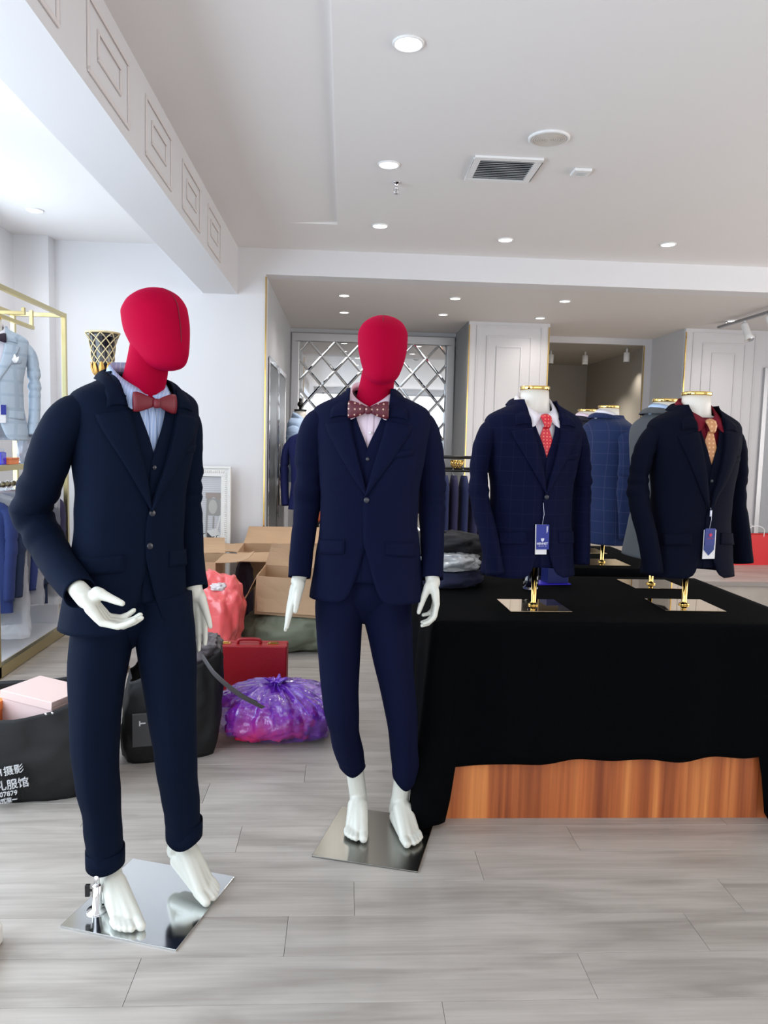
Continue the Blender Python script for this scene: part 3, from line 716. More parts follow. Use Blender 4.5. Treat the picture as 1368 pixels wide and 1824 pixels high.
def fuse(mb, name, mt, parent, vox=.0036, smooth=3):
    o = mb.build(name, mt, None)
    r = o.modifiers.new('r', 'REMESH'); r.mode = 'VOXEL'; r.voxel_size = vox; r.use_smooth_shade = True
    s = o.modifiers.new('s', 'SMOOTH'); s.factor = .5; s.iterations = smooth
    bpy.context.view_layer.update()
    me = bpy.data.meshes.new_from_object(o.evaluated_get(bpy.context.evaluated_depsgraph_get()))
    o.modifiers.clear(); old = o.data; o.data = me; bpy.data.meshes.remove(old); me.name = name; o.parent = parent
    if not me.materials: me.materials.append(mt)
    return o
def head_cover(parent, c, yaw, tilt=0, seam0=.30):
    t = [0, .03, .10, .22, .38, .55, .72, .86, .95, .985, 1]
    hw = [.012, .034, .053, .066, .077, .0845, .086, .073, .047, .024, .002]
    ff = [.078, .094, .104, .109, .109, .107, .100, .080, .050, .024, .002]
    bb = [-.045, -.005, .028, .058, .085, .103, .108, .092, .060, .034, .002]
    M = Matrix.Rotation(yaw, 3, 'Z') @ Matrix.Rotation(tilt, 3, 'X'); rows = []
    for q in list(np.linspace(0, 1, 44)):
        w_, f_, b_ = pc(t, hw, q), pc(t, ff, q), pc(t, bb, q); cy = (b_-f_)/2; d = (f_+b_)/2; row = []
        for k in range(48):
            a = 2*math.pi*k/48; cx = math.sin(a)*w_; y = cy-math.cos(a)*d
            ridge = 1+.010*math.exp(-((abs(abs(math.sin(a/2))-.0))/.05)**2)
            v = Vector((cx, y*ridge, q*.240-.12)); v *= 1+.012*noise.noise(v*14)
            row.append(M @ v + Vector(c))
        rows.append(row)
    V, F = gridmesh(rows, True); n0 = len(V)
    F.append(tuple(range(47, -1, -1))); F.append(tuple((43*48)+k for k in range(48)))
    o = mk('head_cover', V, F, velvet, parent)
    # stitched seam over the crown
    P = []
    for q in np.linspace(seam0, .995, 30):
        w_, f_, b_ = pc(t, hw, q), pc(t, ff, q), pc(t, bb, q); P.append(M @ Vector((0, -f_*1.012-.0005, q*.240-.12)) + Vector(c))
    V, F = tube(P, .0012, 6); mk('seam', V, F, mat('dark_crimson_thread', (110, 4, 34), .8), o)
    return o
def neck_cover(parent, P, r):
    pts = spline(P, 8); V, F = tube(pts, list(np.interp(np.linspace(0, 1, len(pts)), np.linspace(0, 1, len(r)), r)), 32, 1, (0, 1, 0)); return mk('neck_cover', V, F, velvet, parent)

def plate(parent, c, rz, size, mt, th=.006):
    o = box('base_plate', (c[0]-size/2, c[1]-size/2, 0), (c[0]+size/2, c[1]+size/2, th), mt, parent, .001, rot=rz); return o

def hips(mb, T, z1, z0):
    rows = []
    for z in np.linspace(z1, z0, 10):
        k = 1-.9*max(0, (z0+.12-z)/.12)**1.3
        w_, f, b_ = T.dims(max(z, .86)); cy = (b_-f)/2; d = (f+b_)/2-.03
        rows.append([T.out((sp(math.sin(a), 2/NE)*(w_-.03)*k, cy-sp(math.cos(a), 2/NE)*d*(.15+.85*k), z)) for a in np.linspace(0, 2*math.pi, 40, endpoint=False)])
    V, F = gridmesh(rows, True); F.append(tuple(range(39, -1, -1))); F.append(tuple(len(V)-40+i for i in range(40))); mb.add(V, F)
def arm(mb, P):
    Q = spline(P, 4)
    for a, b in zip(Q[5:-1], Q[6:]): mb.caps(a, b, .024, .024, 10)
# ---- mannequin on the left (root at the middle of its base plate)
def build_m1():
    root = thing('mannequin', 'left standing mannequin with crimson velvet head, navy suit, light blue shirt and bent arm', 'mannequin', (-.565, 2.26, 0), group=None)
    O = Vector((-.565, 2.26, 0)); L = lambda *p: Vector(p)-O
    plate(root, (0, 0), R(-17.2), .376, steel_bright)
    T = Torso(L(-.608, 2.27, 0), R(42), wide=.93, deep=.98, seed=1, lean=-.035)
    body = MB()
    body.caps(L(-.605, 2.28, 1.08), L(-.60, 2.27, 1.42), .07, .08); body.caps(L(-.60, 2.27, 1.42), L(-.575, 2.26, 1.62), .05, .045)
    body.caps(L(-.71, 2.21, 1.42), L(-.51, 2.36, 1.42), .045, .045)
    
    # arms
    ARM_L = [L(-.70, 2.20, 1.488), L(-.748, 2.163, 1.490), L(-.790, 2.150, 1.43), L(-.845, 2.185, 1.31), L(-.893, 2.230, 1.205), L(-.835, 2.190, 1.115), L(-.765, 2.110, 1.055), L(-.697, 2.040, 1.010)]
    ARM_R = [L(-.535, 2.335, 1.488), L(-.502, 2.366, 1.490), L(-.494, 2.392, 1.43), L(-.500, 2.43, 1.31), L(-.502, 2.45, 1.2), L(-.488, 2.43, 1.07), L(-.462, 2.385, .958)]
    arm(body, ARM_L); arm(body, ARM_R)
    hand(body, L(-.684, 2.028, 1.006), (.60, -.08, -.66), (.74, 0, .62), (.88, -.22, -.30), spread=.02, s_hint=(0, -1, 0), sc_=1.02, thcurl=.0, tbase=.030, ths=.74, curls=((.62, 1.15, 1.35), (.66, 1.2, 1.4), (.70, 1.2, 1.45), (.75, 1.25, 1.5)))
    hand(body, L(-.460, 2.375, .955), (.04, -.05, -1), (0, -1, .06), (.45, -.35, -1), curl=.22, spread=.5, s_hint=(1, 0, 0), sc_=.98, curls=(.35, .18, .15, .22))
    # legs and feet
    body.caps(L(-.69, 2.25, .9), L(-.722, 2.22, .47), .06, .042); body.caps(L(-.722, 2.22, .47), L(-.705, 2.285, .17), .042, .034)
    body.caps(L(-.53, 2.30, .9), L(-.50, 2.29, .48), .06, .042); body.caps(L(-.50, 2.29, .48), L(-.490, 2.36, .20), .042, .034)
    foot(body, L(-.702, 2.295, .030), L(-.578, 2.082, .019), L(-.695, 2.275, .090), -1, shin=L(-.705, 2.28, .17))
    foot(body, L(-.520, 2.385, .085), L(-.362, 2.228, .020), L(-.500, 2.37, .142), 1, shin=L(-.490, 2.365, .22))
    fuse(body, 'body', skin_m, root)
    head_cover(root, L(-.545, 2.245, 1.736), R(50), R(-4))
    neck_cover(root, [L(-.598, 2.262, 1.50), L(-.590, 2.258, 1.56), L(-.575, 2.255, 1.62), L(-.563, 2.25, 1.69)], [.064, .062, .060, .056])
    shirt(root, T, shirt_b, btn=False); vest(root, T, navy1, vb=1.385, buttons=(1.345,)); bow_tie(root, T, bow_r, .98, 1.525)
    jacket(root, T, navy1, vb=1.235, hem=.872, nx=.076, buttons=(1.215, 1.12), flaps=True, sleeves=[
        dict(p=ARM_L, r=(.045, .058, .064, .063, .062, .058, .054, .049), flat=.9), dict(p=ARM_R, r=(.045, .056, .058, .055, .052, .049, .045), flat=.9)])
    V, F, _ = leg([L(-.672, 2.25, .96), L(-.708, 2.235, .80), L(-.722, 2.225, .48), L(-.712, 2.255, .26), L(-.709, 2.27, .122)], (.098, .088, .068, .056, .053), 1, tip=.006)
    V2, F2, _ = leg([L(-.555, 2.31, .96), L(-.532, 2.305, .80), L(-.505, 2.295, .48), L(-.492, 2.33, .28), L(-.486, 2.35, .168)], (.098, .088, .066, .056, .053), 4, tip=.018)
    mb = MB().add(V, F).add(V2, F2); hips(mb, T, 1.0, .79)
    tr_ = mb.build('trousers', navy1, root)
    for c, z, r in ((L(-.709, 2.268, 0), .118, .055), (L(-.486, 2.348, 0), .164, .055)):
        tl = .018 if z > .15 else .006; rows = []
        for zz, q in ((z+.05, 1.0), (z+.052, 1.05), (z+.02, 1.05), (z, 1.04), (z-.001, .96)):
            rows.append([Vector((c.x+math.sin(a)*r*q, c.y-math.cos(a)*r*q*1.14, zz-(tl*max(0, math.cos(a))**3 if zz < z+.03 else 0))) for a in np.linspace(0, 2*math.pi, 28, endpoint=False)])
        V, F = gridmesh(rows, True); mk('turn_up', V, F, navy1, tr_)
    # support fitting
    c = L(-.716, 2.207, 0)
    MB().lathe([(.030, .006), (.030, .010), (.014, .014), (.014, .085), (.011, .088)], c, 24).tube([c+Vector((0, 0, .08)), c+Vector((0, 0, .11)), c+Vector((.012, .03, .13)), c+Vector((.014, .045, .20))], .009, 12).build('support_pole', chrome, root)
    MB().tube([c+Vector((-.012, 0, .07)), c+Vector((-.024, 0, .07))], .004, 8).box(tuple(c+Vector((-.034, -.006, .052))), tuple(c+Vector((-.020, .006, .088)))).build('clamp_knob', black_pl, root, False, .002)
    return root
def build_m2():
    root = thing('mannequin', 'right standing crimson-headed mannequin in navy suit and dotted bow tie beside the black table', 'mannequin', (.146, 2.634, 0))
    O = Vector((.146, 2.634, 0)); L = lambda *p: Vector(p)-O
    plate(root, (0, 0), R(-16), .372, steel_dull)
    T = Torso(L(.092, 2.655, 0), R(-7), seed=7)
    body = MB()
    body.caps(L(.09, 2.665, 1.08), L(.09, 2.66, 1.42), .07, .08); body.caps(L(.09, 2.66, 1.42), L(.11, 2.66, 1.62), .05, .045)
    body.caps(L(-.05, 2.66, 1.42), L(.24, 2.66, 1.42), .05, .05)
    ARM_L = [L(-.050, 2.665, 1.490), L(-.088, 2.662, 1.490), L(-.112, 2.664, 1.43), L(-.118, 2.68, 1.31), L(-.127, 2.695, 1.2), L(-.140, 2.66, 1.07), L(-.147, 2.625, .955)]
    ARM_R = [L(.232, 2.665, 1.490), L(.268, 2.662, 1.490), L(.292, 2.664, 1.43), L(.312, 2.68, 1.31), L(.320, 2.695, 1.2), L(.320, 2.66, 1.07), L(.318, 2.610, .960)]
    arm(body, ARM_L); arm(body, ARM_R)
    hand(body, L(-.147, 2.625, .955), (-.28, -.12, -.95), (.88, .25, -.2), (-.12, -.55, -.85), curl=.10, spread=.02, s_hint=(.2, -1, 0), sc_=.98, curls=(.04, .06, .10, .14))
    hand(body, L(.318, 2.605, .960), (.16, -.12, -.97), (-1, 0, -.1), (-.42, -.22, -.95), curl=.55, spread=.02, s_hint=(0, -1, 0), sc_=.98, thcurl=.12, tbase=.010, curls=(.60, .62, .62, .64))
    body.caps(L(.01, 2.66, .9), L(.008, 2.64, .48), .06, .042); body.caps(L(.008, 2.65, .48), L(.056, 2.745, .22), .040, .032)
    body.caps(L(.18, 2.66, .9), L(.225, 2.64, .48), .06, .042); body.caps(L(.222, 2.655, .48), L(.250, 2.715, .22), .040, .032)
    foot(body, L(.082, 2.800, .030), L(.066, 2.575, .020), L(.080, 2.765, .095), -1, shin=L(.060, 2.752, .23))
    foot(body, L(.226, 2.765, .030), L(.282, 2.545, .020), L(.236, 2.735, .095), 1, shin=L(.249, 2.722, .23))
    fuse(body, 'body', skin_m, root)
    head_cover(root, L(.126, 2.64, 1.745), R(-3), R(-3), .84)
    neck_cover(root, [L(.093, 2.652, 1.50), L(.098, 2.652, 1.56), L(.108, 2.652, 1.62), L(.118, 2.652, 1.69)], [.064, .062, .060, .056])
    shirt(root, T, shirt_p); vest(root, T, navy2, vb=1.41, buttons=(1.375,)); bow_tie(root, T, bow_d, 1.02, 1.537)
    jacket(root, T, navy2, vb=1.265, hem=.885, buttons=(1.238,), sleeves=[
        dict(p=ARM_L, r=(.045, .056, .056, .053, .049, .044, .041), flat=.95), dict(p=ARM_R, r=(.045, .056, .056, .053, .049, .044, .041), flat=.95)])
    V, F, _ = leg([L(.025, 2.67, .96), L(-.004, 2.665, .80), L(.008, 2.65, .48), L(.042, 2.72, .28), L(.055, 2.745, .222)], (.100, .086, .062, .053, .050), 2, tip=.020)
    V2, F2, _ = leg([L(.165, 2.67, .96), L(.170, 2.665, .80), L(.222, 2.655, .48), L(.248, 2.70, .26), L(.252, 2.72, .19)], (.100, .086, .060, .050, .046), 9, tip=.030)
    mb = MB().add(V, F).add(V2, F2); hips(mb, T, 1.0, .79); mb.build('trousers', navy2, root)
    c = L(.075, 2.79, 0); MB().lathe([(.022, .006), (.022, .010), (.010, .013), (.010, .03)], c, 16).build('heel_spigot', chrome, root)
build_m1(); build_m2()

# ---- jacket torsos on gold stands
ivory = mat('ivory_enamel', (226, 222, 214), .35)
def bust(label, x, y, z0, yaw, mt, shirt_mt, tie=None, dz=0, sl=None, buttons=(1.235,), vb=1.26, vmt=None, group=None, plate_m=plate_gold, neckdx=0, psz=.25, cap_m=gold, jk=True, tilt=0, lin_=None, pole_m=gold, seed=0, base=None, wide=1.0, vest_v=1.38, hem=.915, prot=0, vbtn=()):
    root = thing('suit_bust', label, 'mannequin torso', (x, y, z0), group=group)
    c = (neckdx, 0, -z0); T = Torso(c, yaw, dz=dz, wide=wide, seed=seed)
    hb = -z0+dz
    if base == 'round': MB().lathe([(.15, 0), (.15, .012), (.02, .03)], n=32).build('base_plate', plate_m, root)
    else: box('base_plate', (-psz/2, -.118, 0), (psz/2, .118, .005), plate_m, root, .001, rot=prot)
    MB().lathe([(.022, .005), (.022, .010), (.013, .014), (.011, .02), (.011, hb+1.0)], n=20).build('pole', pole_m, root)
    rows = []
    for z in list(np.linspace(1.03, 1.5, 14))+[1.53, 1.55, 1.565]:
        rows.append([T.pt(a, z, -.034) for a in np.linspace(0, 2*math.pi, 32, endpoint=False)])
    for z, r in ((1.575, .062), (1.62, .058), (1.655, .055)):
        rows.append([T.out((math.sin(a)*r, -math.cos(a)*r+.004, z)) for a in np.linspace(0, 2*math.pi, 32, endpoint=False)])
    V, F = gridmesh(rows, True); F.append(tuple(range(31, -1, -1))); F.append(tuple(len(V)-32+k for k in range(32))); mk('torso_form', V, F, ivory, root)
    cp = T.out((0, .004, 1.655)); MB().lathe([(.054, 0), (.059, .001), (.060, .003), (.060, .013), (.059, .015), (.05, .0155), (.002, .0155)], cp, 36).build('neck_cap', cap_m, root)
    shirt(root, T, shirt_mt, btn=False)
    if tie and tie[0] == 'tie': neck_tie(root, T, tie[1], vest_v+.004 if vmt else 1.3)
    if tie and tie[0] == 'bow': bow_tie(root, T, tie[1])
    if vmt: vest(root, T, vmt, vb=vest_v, buttons=vbtn)
    if jk:
        if sl is None: sl = [[(-.15, .01, 1.490), (-.190, .01, 1.490), (-.222, .012, 1.43), (-.238, .02, 1.31), (-.240, .025, 1.2), (-.232, .005, 1.07), (-.218, -.02, .945)], [(.15, .01, 1.490), (.190, .01, 1.490), (.222, .012, 1.43), (.238, .02, 1.31), (.240, .025, 1.2), (.232, .005, 1.07), (.218, -.02, .945)]]
        jacket(root, T, mt, vb=vb, hem=hem, buttons=buttons, sleeves=[dict(p=[T.out(q) for q in P], r=(.045, .054, .054, .052, .051, .050, .049), flat=.70) for P in sl])
        # sleeves hang empty: the arm tubes end open above the stand
    return root, T
def hang_tag(parent, o, w_, h_, tiltv, body_m, back_m=None, crest=None, words=None, sub=None, pointed=False):
    """swing tag: card behind, coloured card in front; o = top centre"""
    xd = tiltv[0]; yd = tiltv[1]; o = Vector(o); xd = Vector(xd).normalized(); yd = Vector(yd).normalized(); n = xd.cross(yd)
    t = thing('swing_tag', None, None)
    def cardm(name, w2, h2, dx, dy, off, mt, pt=False):
        P = [(-w2/2, 0), (w2/2, 0), (w2/2, -h2), (-w2/2, -h2)] if not pt else [(-w2/2, 0), (w2/2, 0), (w2/2, -h2*.78), (0, -h2), (-w2/2, -h2*.78)]
        V = [o+xd*(px+dx)+yd*(py+dy)+n*off for px, py in P]+[o+xd*(px+dx)+yd*(py+dy)+n*(off+.0012) for px, py in P]; k = len(P)
        F = [tuple(range(k-1, -1, -1)), tuple(k+i for i in range(k))]+[(i, (i+1) % k, k+(i+1) % k, k+i) for i in range(k)]
        return mk(name, V, F, mt, t, False)
    t.parent = parent
    return t, cardm, n
blue_card = mat('royal_blue_card', (34, 48, 140), .4); white_card = mat('white_card', (226, 226, 228), .5); print_w = mat('white_print', (220, 222, 240), .5); print_r = mat('red_print', (200, 40, 80), .5)
G1 = 'jacket torsos on the black display tables'
bA, TA = bust('navy suit torso with white shirt and red dotted tie, left on the black table', .79, 3.035, .776, R(14), navy3, shirt_w, ('tie', tie_r), neckdx=-.028, vmt=navy3, seed=3, group=G1, prot=R(2), vest_v=1.385, wide=1.0,
    sl=[[(-.15, .01, 1.490), (-.188, .01, 1.490), (-.212, .012, 1.43), (-.226, .02, 1.31), (-.222, .0, 1.2), (-.200, -.04, 1.07), (-.178, -.07, .925)], [(.15, .01, 1.490), (.190, .01, 1.490), (.218, .012, 1.43), (.240, .02, 1.31), (.246, .025, 1.2), (.242, .005, 1.07), (.235, -.01, .945)]])
bB, TB_ = bust('dark navy suit torso with burgundy shirt and copper tie, right on the black table', 1.447, 3.083, .776, R(12), navy4, shirt_r, ('tie', tie_o), neckdx=.002, vmt=navy4, seed=5, group=G1, prot=R(-1), vb=1.20, buttons=(), vest_v=1.37, vbtn=(1.31, 1.225),
    sl=[[(-.15, .01, 1.490), (-.188, .01, 1.490), (-.222, .012, 1.43), (-.240, .02, 1.31), (-.240, .0, 1.2), (-.222, -.04, 1.07), (-.200, -.06, .93)], [(.15, .01, 1.490), (.190, .01, 1.490), (.215, .012, 1.43), (.235, .02, 1.31), (.246, .025, 1.2), (.262, .005, 1.07), (.272, -.01, .955)]])
SLB = [[(-.15, .01, 1.490), (-.190, .01, 1.490), (-.222, .012, 1.43), (-.232, .02, 1.31), (-.232, .02, 1.2), (-.222, .0, 1.07), (-.208, -.02, .945)], [(.12, .0, 1.480), (.15, -.01, 1.480), (.165, -.03, 1.43), (.17, -.05, 1.31), (.17, -.06, 1.2), (.17, -.08, 1.07), (.16, -.09, .96)]]
bust('grey suit torso with light blue collar seen from behind, rear of the black table', 1.50, 3.56, .776, R(103), greywool, shirt_s, None, neckdx=.025, sl=SLB, seed=8, group=G1, prot=R(1))
bust('blue check suit torso with white collar turned away, front of the second black table', 1.49, 4.235, .776, R(104), bluechk, shirt_w, ('bow', bow_k), sl=SLB, seed=11, group=G1, hem=.90)
bust('charcoal suit torso with pink collar, farthest on the second black table', 1.52, 4.70, .776, R(104), charwool, shirt_p, None, sl=SLB, seed=13, group=G1)
# tags on the two front torsos
f = TA.M @ Vector((0, -1, 0)); xr_ = TA.M @ Vector((1, 0, 0))
o = TA.front(-.012, 1.128, .014)
t, cm_, n = hang_tag(bA, o, 0, 0, ((xr_+Vector((0, 0, -.02))), (-.03, 0, 1)), None); t.name = 'swing_tag'
cm_('price_card', .050, .118, -.006, 0, .000, white_card); cm_('blue_card', .055, .098, 0, 0, .003, blue_card)
MB().tube([o+Vector((0, 0, .085)), o+Vector((.004, -.004, .04)), o], .0008, 5).build('string', print_w, t)
M = place(o+f*.006+Vector((0, 0, -.075))+xr_*.0, xr_, (-.03, 0, 1)); text('printed_name', 'HENNET', .0125, print_w, t, M, .0003, .0003)
mb_ = MB()
for q in (-.016, -.006, -.001, .004, .012): mb_.add(*tube([o+f*.0055+xr_*(q)+Vector((0, 0, -.0845)), o+f*.0055+xr_*(q+(.007 if abs(q) > .01 else .003))+Vector((0, 0, -.0845))], .0009, 6))
mb_.build('printed_line', print_w, t)
M_ = place(o+f*.006+Vector((0, 0, -.060)), xr_, (-.03, 0, 1))
mk('crest', [M_ @ Vector(v) for v in ((-.007, .006, 0), (.007, .006, 0), (.006, -.002, 0), (0, -.008, 0), (-.006, -.002, 0), (-.007, .006, .0008), (.007, .006, .0008), (.006, -.002, .0008), (0, -.008, .0008), (-.006, -.002, .0008))], [(4,3,2,1,0),(5,6,7,8,9),(0,1,6,5),(1,2,7,6),(2,3,8,7),(3,4,9,8),(4,0,5,9)], print_w, t, False)
mb_ = MB()
for q in range(2): mb_.add(*tube([o+f*.0055+xr_*(.017+.004*q)+Vector((0, 0, -.006)), o+f*.0055+xr_*(.017+.004*q)+Vector((0, 0, -.034+.004*q))], .0011, 6))
mb_.build('side_print', print_w, t)
f = TB_.M @ Vector((0, -1, 0)); xr_ = TB_.M @ Vector((1, 0, 0)); o = TB_.front(.0, 1.118, .014)
t, cm_, n = hang_tag(bB, o, 0, 0, (xr_, (0, 0, 1)), None)
cm_('price_card', .058, .118, .003, -.004, .000, white_card); cm_('blue_card', .048, .108, 0, 0, .003, mat('navy_blue_card', (34, 56, 120), .4), True); cm_('blue_flap', .046, .068, 0, .002, .006, mat('deep_blue_card', (48, 60, 128), .4))
MB().tube([o+Vector((0, 0, .085)), o+Vector((.004, -.004, .04)), o], .0008, 5).box(tuple(o+f*.003+Vector((-.004, -.001, .05))), tuple(o+f*.003+Vector((.004, .001, .075)))).build('string', print_w, t)
M_ = place(o+f*.009+Vector((0, 0, -.024)), xr_, (0, 0, 1))
V = []; 
for q in range(10):
    a = math.pi/2+q*math.pi/5; rr = .009 if q % 2 == 0 else .0055; V.append((math.cos(a)*rr, math.sin(a)*rr))
mk('emblem', [M_ @ Vector((p[0], p[1], 0)) for p in V]+[M_ @ Vector((p[0], p[1], .0006)) for p in V], [tuple(range(9, -1, -1)), tuple(range(10, 20))]+[(i, (i+1) % 10, 10+(i+1) % 10, 10+i) for i in range(10)], print_r, t, False)
mb_ = MB()
for q in (-.014, -.009, -.003, .003, .009): mb_.add(*tube([o+f*.009+xr_*q+Vector((0, 0, -.038)), o+f*.009+xr_*(q+.004)+Vector((0, 0, -.038))], .0009, 6))
mb_.build('printed_line', print_r, t)
# torsos standing farther back
bust('navy suit torso on the platform, mostly hidden behind the right mannequin', -.29, 6.78, .285, R(-4), mat('violet_navy_wool', (36, 42, 92), .85, bump=.2, bscale=900, spec=.18), shirt_w, None, dz=-.09, seed=17, base='round', pole_m=black_metal, plate_m=black_metal)
rt_, TS = bust('light blue shirt torso with cream neck and black finial, at the alcove entrance', -.42, 7.35, .285, R(75), navy2, shirt_s, None, dz=.06, seed=19, base='round', pole_m=black_metal, plate_m=black_metal, jk=False, cap_m=black_metal)
rows = [[TS.pt(a, z, -.008) for a in np.linspace(R(8), R(352), 60)] for z in np.linspace(.98, 1.585, 34)]
V, F = gridmesh(rows); sh_ = mk('shirt_body', V, F, shirt_s, rt_, solid=.002)
for sg in (-1, 1):
    sleeve(sh_, 'sleeve', [TS.out((sg*q[0], q[1], q[2])) for q in ((.14, .01, 1.47), (.185, .01, 1.465), (.205, .012, 1.40), (.215, .0, 1.30))], shirt_s, (.045, .062, .062, .064), .8)
cp = TS.out((0, .004, 1.67)); MB().lathe([(.01, 0), (.012, .02), (.026, .035), (.03, .05), (.022, .07), (.012, .08), (.018, .09), (.012, .105), (.001, .11)], cp, 20).build('finial', black_metal, rt_)
# ================================================================== platform in the alcove
PLT = .285
struct(MB().box((-.67, 6.42, 0), (6.2, 9.4, PLT)).build('floor_platform', floor_m, None, False))
struct(box('trim_9', (-.67, 6.395, PLT-.03), (6.2, 6.425, PLT+.002), mat('grey_step_nosing', (140, 134, 130), .5)))

# ================================================================== display tables
wood = bpy.data.materials.new('orange_brown_veneer'); wood.use_nodes = True
nt = wood.node_tree; b = nt.nodes['Principled BSDF']; tc = nt.nodes.new('ShaderNodeTexCoord')
def wnoise(scale, mapping, detail=4):
    mp = nt.nodes.new('ShaderNodeMapping'); mp.inputs['Scale'].default_value = mapping; nt.links.new(tc.outputs['Object'], mp.inputs[0])
    n = nt.nodes.new('ShaderNodeTexNoise'); n.inputs['Scale'].default_value = scale; n.inputs['Detail'].default_value = detail; nt.links.new(mp.outputs[0], n.inputs['Vector']); return n
n1 = wnoise(1, (16, 16, .35), 2); n2 = wnoise(1, (110, 110, 2.5)); ra = nt.nodes.new('ShaderNodeValToRGB')
for p, c in ((0, (132, 66, 36)), (1, (212, 134, 74))):
    ra.color_ramp.elements[p].color = rgb(c); ra.color_ramp.elements[p].position = (.32, .68)[p]
e = ra.color_ramp.elements.new(.5); e.color = rgb((178, 98, 52))
nt.links.new(n1.outputs[0], ra.inputs[0]); mx = nt.nodes.new('ShaderNodeMixRGB'); mx.blend_type = 'OVERLAY'; mx.inputs[0].default_value = .4
nt.links.new(ra.outputs[0], mx.inputs[1]); nt.links.new(n2.outputs[0], mx.inputs[2]); nt.links.new(mx.outputs[0], b.inputs['Base Color']); b.inputs['Roughness'].default_value = .3
def cloth(name, label, x0, x1, y0, y1, zt, hem, seed=0, flare=.05, group=None):
    """cloth over a table: top sheet plus a skirt with folds; hem(side, t) gives the height of its edge"""
    P = []
    def seg(a, b, n, side):
        for k in range(n): t = k/n; P.append((a[0]+(b[0]-a[0])*t, a[1]+(b[1]-a[1])*t, side, t))
    r = .012
    seg((x1, y1), (x0, y1), 30, 'back'); seg((x0, y1), (x0, y0), 46, 'left'); seg((x0, y0), (x1, y0), 90, 'front'); seg((x1, y0), (x1, y1), 46, 'right')
    n = len(P); rows = []
    cx, cy = (x0+x1)/2, (y0+y1)/2
    def outdir(i):
        x, y, s_, t = P[i]; N = {'back': (0, 1), 'left': (-1, 0), 'front': (0, -1), 'right': (1, 0)}
        L_ = {'back': x1-x0, 'left': y1-y0, 'front': x1-x0, 'right': y1-y0}[s_]; d = min(t, 1-t)*L_
        order = ['back', 'left', 'front', 'right']; k = order.index(s_); o = N[order[(k+1) % 4]] if t > .5 else N[order[(k-1) % 4]]
        w_ = .5*math.exp(-d/.045); v = Vector((N[s_][0]*(1-w_)+o[0]*w_, N[s_][1]*(1-w_)+o[1]*w_, 0)); return v.normalized(), w_*2
    K = 18
    for j in range(K+1):
        row = []
        for i, (x, y, s_, t) in enumerate(P):
            d, cw = outdir(i); hz = hem(s_, t); q = j/K
            z = zt - (zt-hz)*q; drop = zt-z
            fold = math.sin(i*.42+seed)*.5+math.sin(i*.19+1.3*seed)*.8+noise.noise(Vector((i*.11, seed, z*1.5)))*1.2
            amp = (.013 if s_ == 'front' else .022)*min(1, drop/.25)
            e = .006+flare*(drop/zt)**1.3*(.25 if s_ == 'front' and cw < .3 else 1) + .07*cw*(drop/zt)**1.2*(1 if hz < .1 else .35) + fold*amp*(1-.3*cw)
            if hz < .06: z = max(z, .006+.012*abs(math.sin(i*.9))*(q > .9))
            row.append((x+d.x*e*(q > 0), y+d.y*e*(q > 0), z-(.004 if j == 0 else 0)+.004))
        rows.append(row)
    V, F = gridmesh(rows, True)
    # top sheet with faint creases
    def topz(x, y): return zt+.0025+.0018*noise.noise(Vector((x*3, y*5, seed)))
    NX, NY = 40, 30; n0 = len(V)
    for j in range(NY+1):
        for i in range(NX+1):
            x = x0+(x1-x0)*i/NX; y = y0+(y1-y0)*j/NY; edge = min(i, NX-i, j, NY-j) == 0
            V.append((x, y, zt if edge else topz(x, y)))
    for j in range(NY):
        for i in range(NX): a = n0+j*(NX+1)+i; F.append((a, a+1, a+NX+2, a+NX+1))
    o = mk(name, V, F, cloth_blk, None, solid=.002); return tag(o, label, 'tablecloth', group)
t = thing('display_table', 'orange-brown veneered display table under a black cloth, wood showing at the bottom front', 'table', (0, 0, 0))
box('table_top', (.352, 2.752, .74), (1.812, 3.772, .772), wood, t); 
box('front_panel', (.39, 2.775, 0), (1.76, 2.80, .74), wood, t); box('side_panel', (.39, 2.80, 0), (.415, 3.74, .74), wood, t); box('side_panel', (1.735, 2.80, 0), (1.76, 3.74, .74), wood, t); box('back_panel', (.415, 3.715, 0), (1.735, 3.74, .74), wood, t)
def hem1(s_, t):
    if s_ == 'front':
        x = .345+t*1.475
        if x < .418: return 0.0
        if x < .44: return .225*(x-.418)/.022
        if x > 1.63: return 0 if x > 1.66 else .252*(1.66-x)/.03
        return .222+.03*min(1, (x-.44)/.9)+.005*math.sin(x*23)+.004*math.sin(x*9)
    return 0.0
cloth('table_cloth', 'long black velour cloth over the front display table, hem short at the front', .345, 1.82, 2.745, 3.78, .774, hem1, 1, flare=.03)
t = thing('display_table', 'rear black-covered display table behind the first, under two suit torsos', 'table', (0, 0, 0))
box('table_top', (.357, 4.032, .74), (1.797, 4.982, .772), wood, t); box('side_panel', (.40, 4.08, 0), (.425, 4.94, .74), wood, t); box('side_panel', (1.72, 4.08, 0), (1.745, 4.94, .74), wood, t); box('front_panel', (.425, 4.08, 0), (1.72, 4.105, .74), wood, t)
cloth('table_cloth', 'black cloth over the rear display table', .35, 1.805, 4.025, 4.99, .774, lambda s_, t: .02, 4, flare=.03)

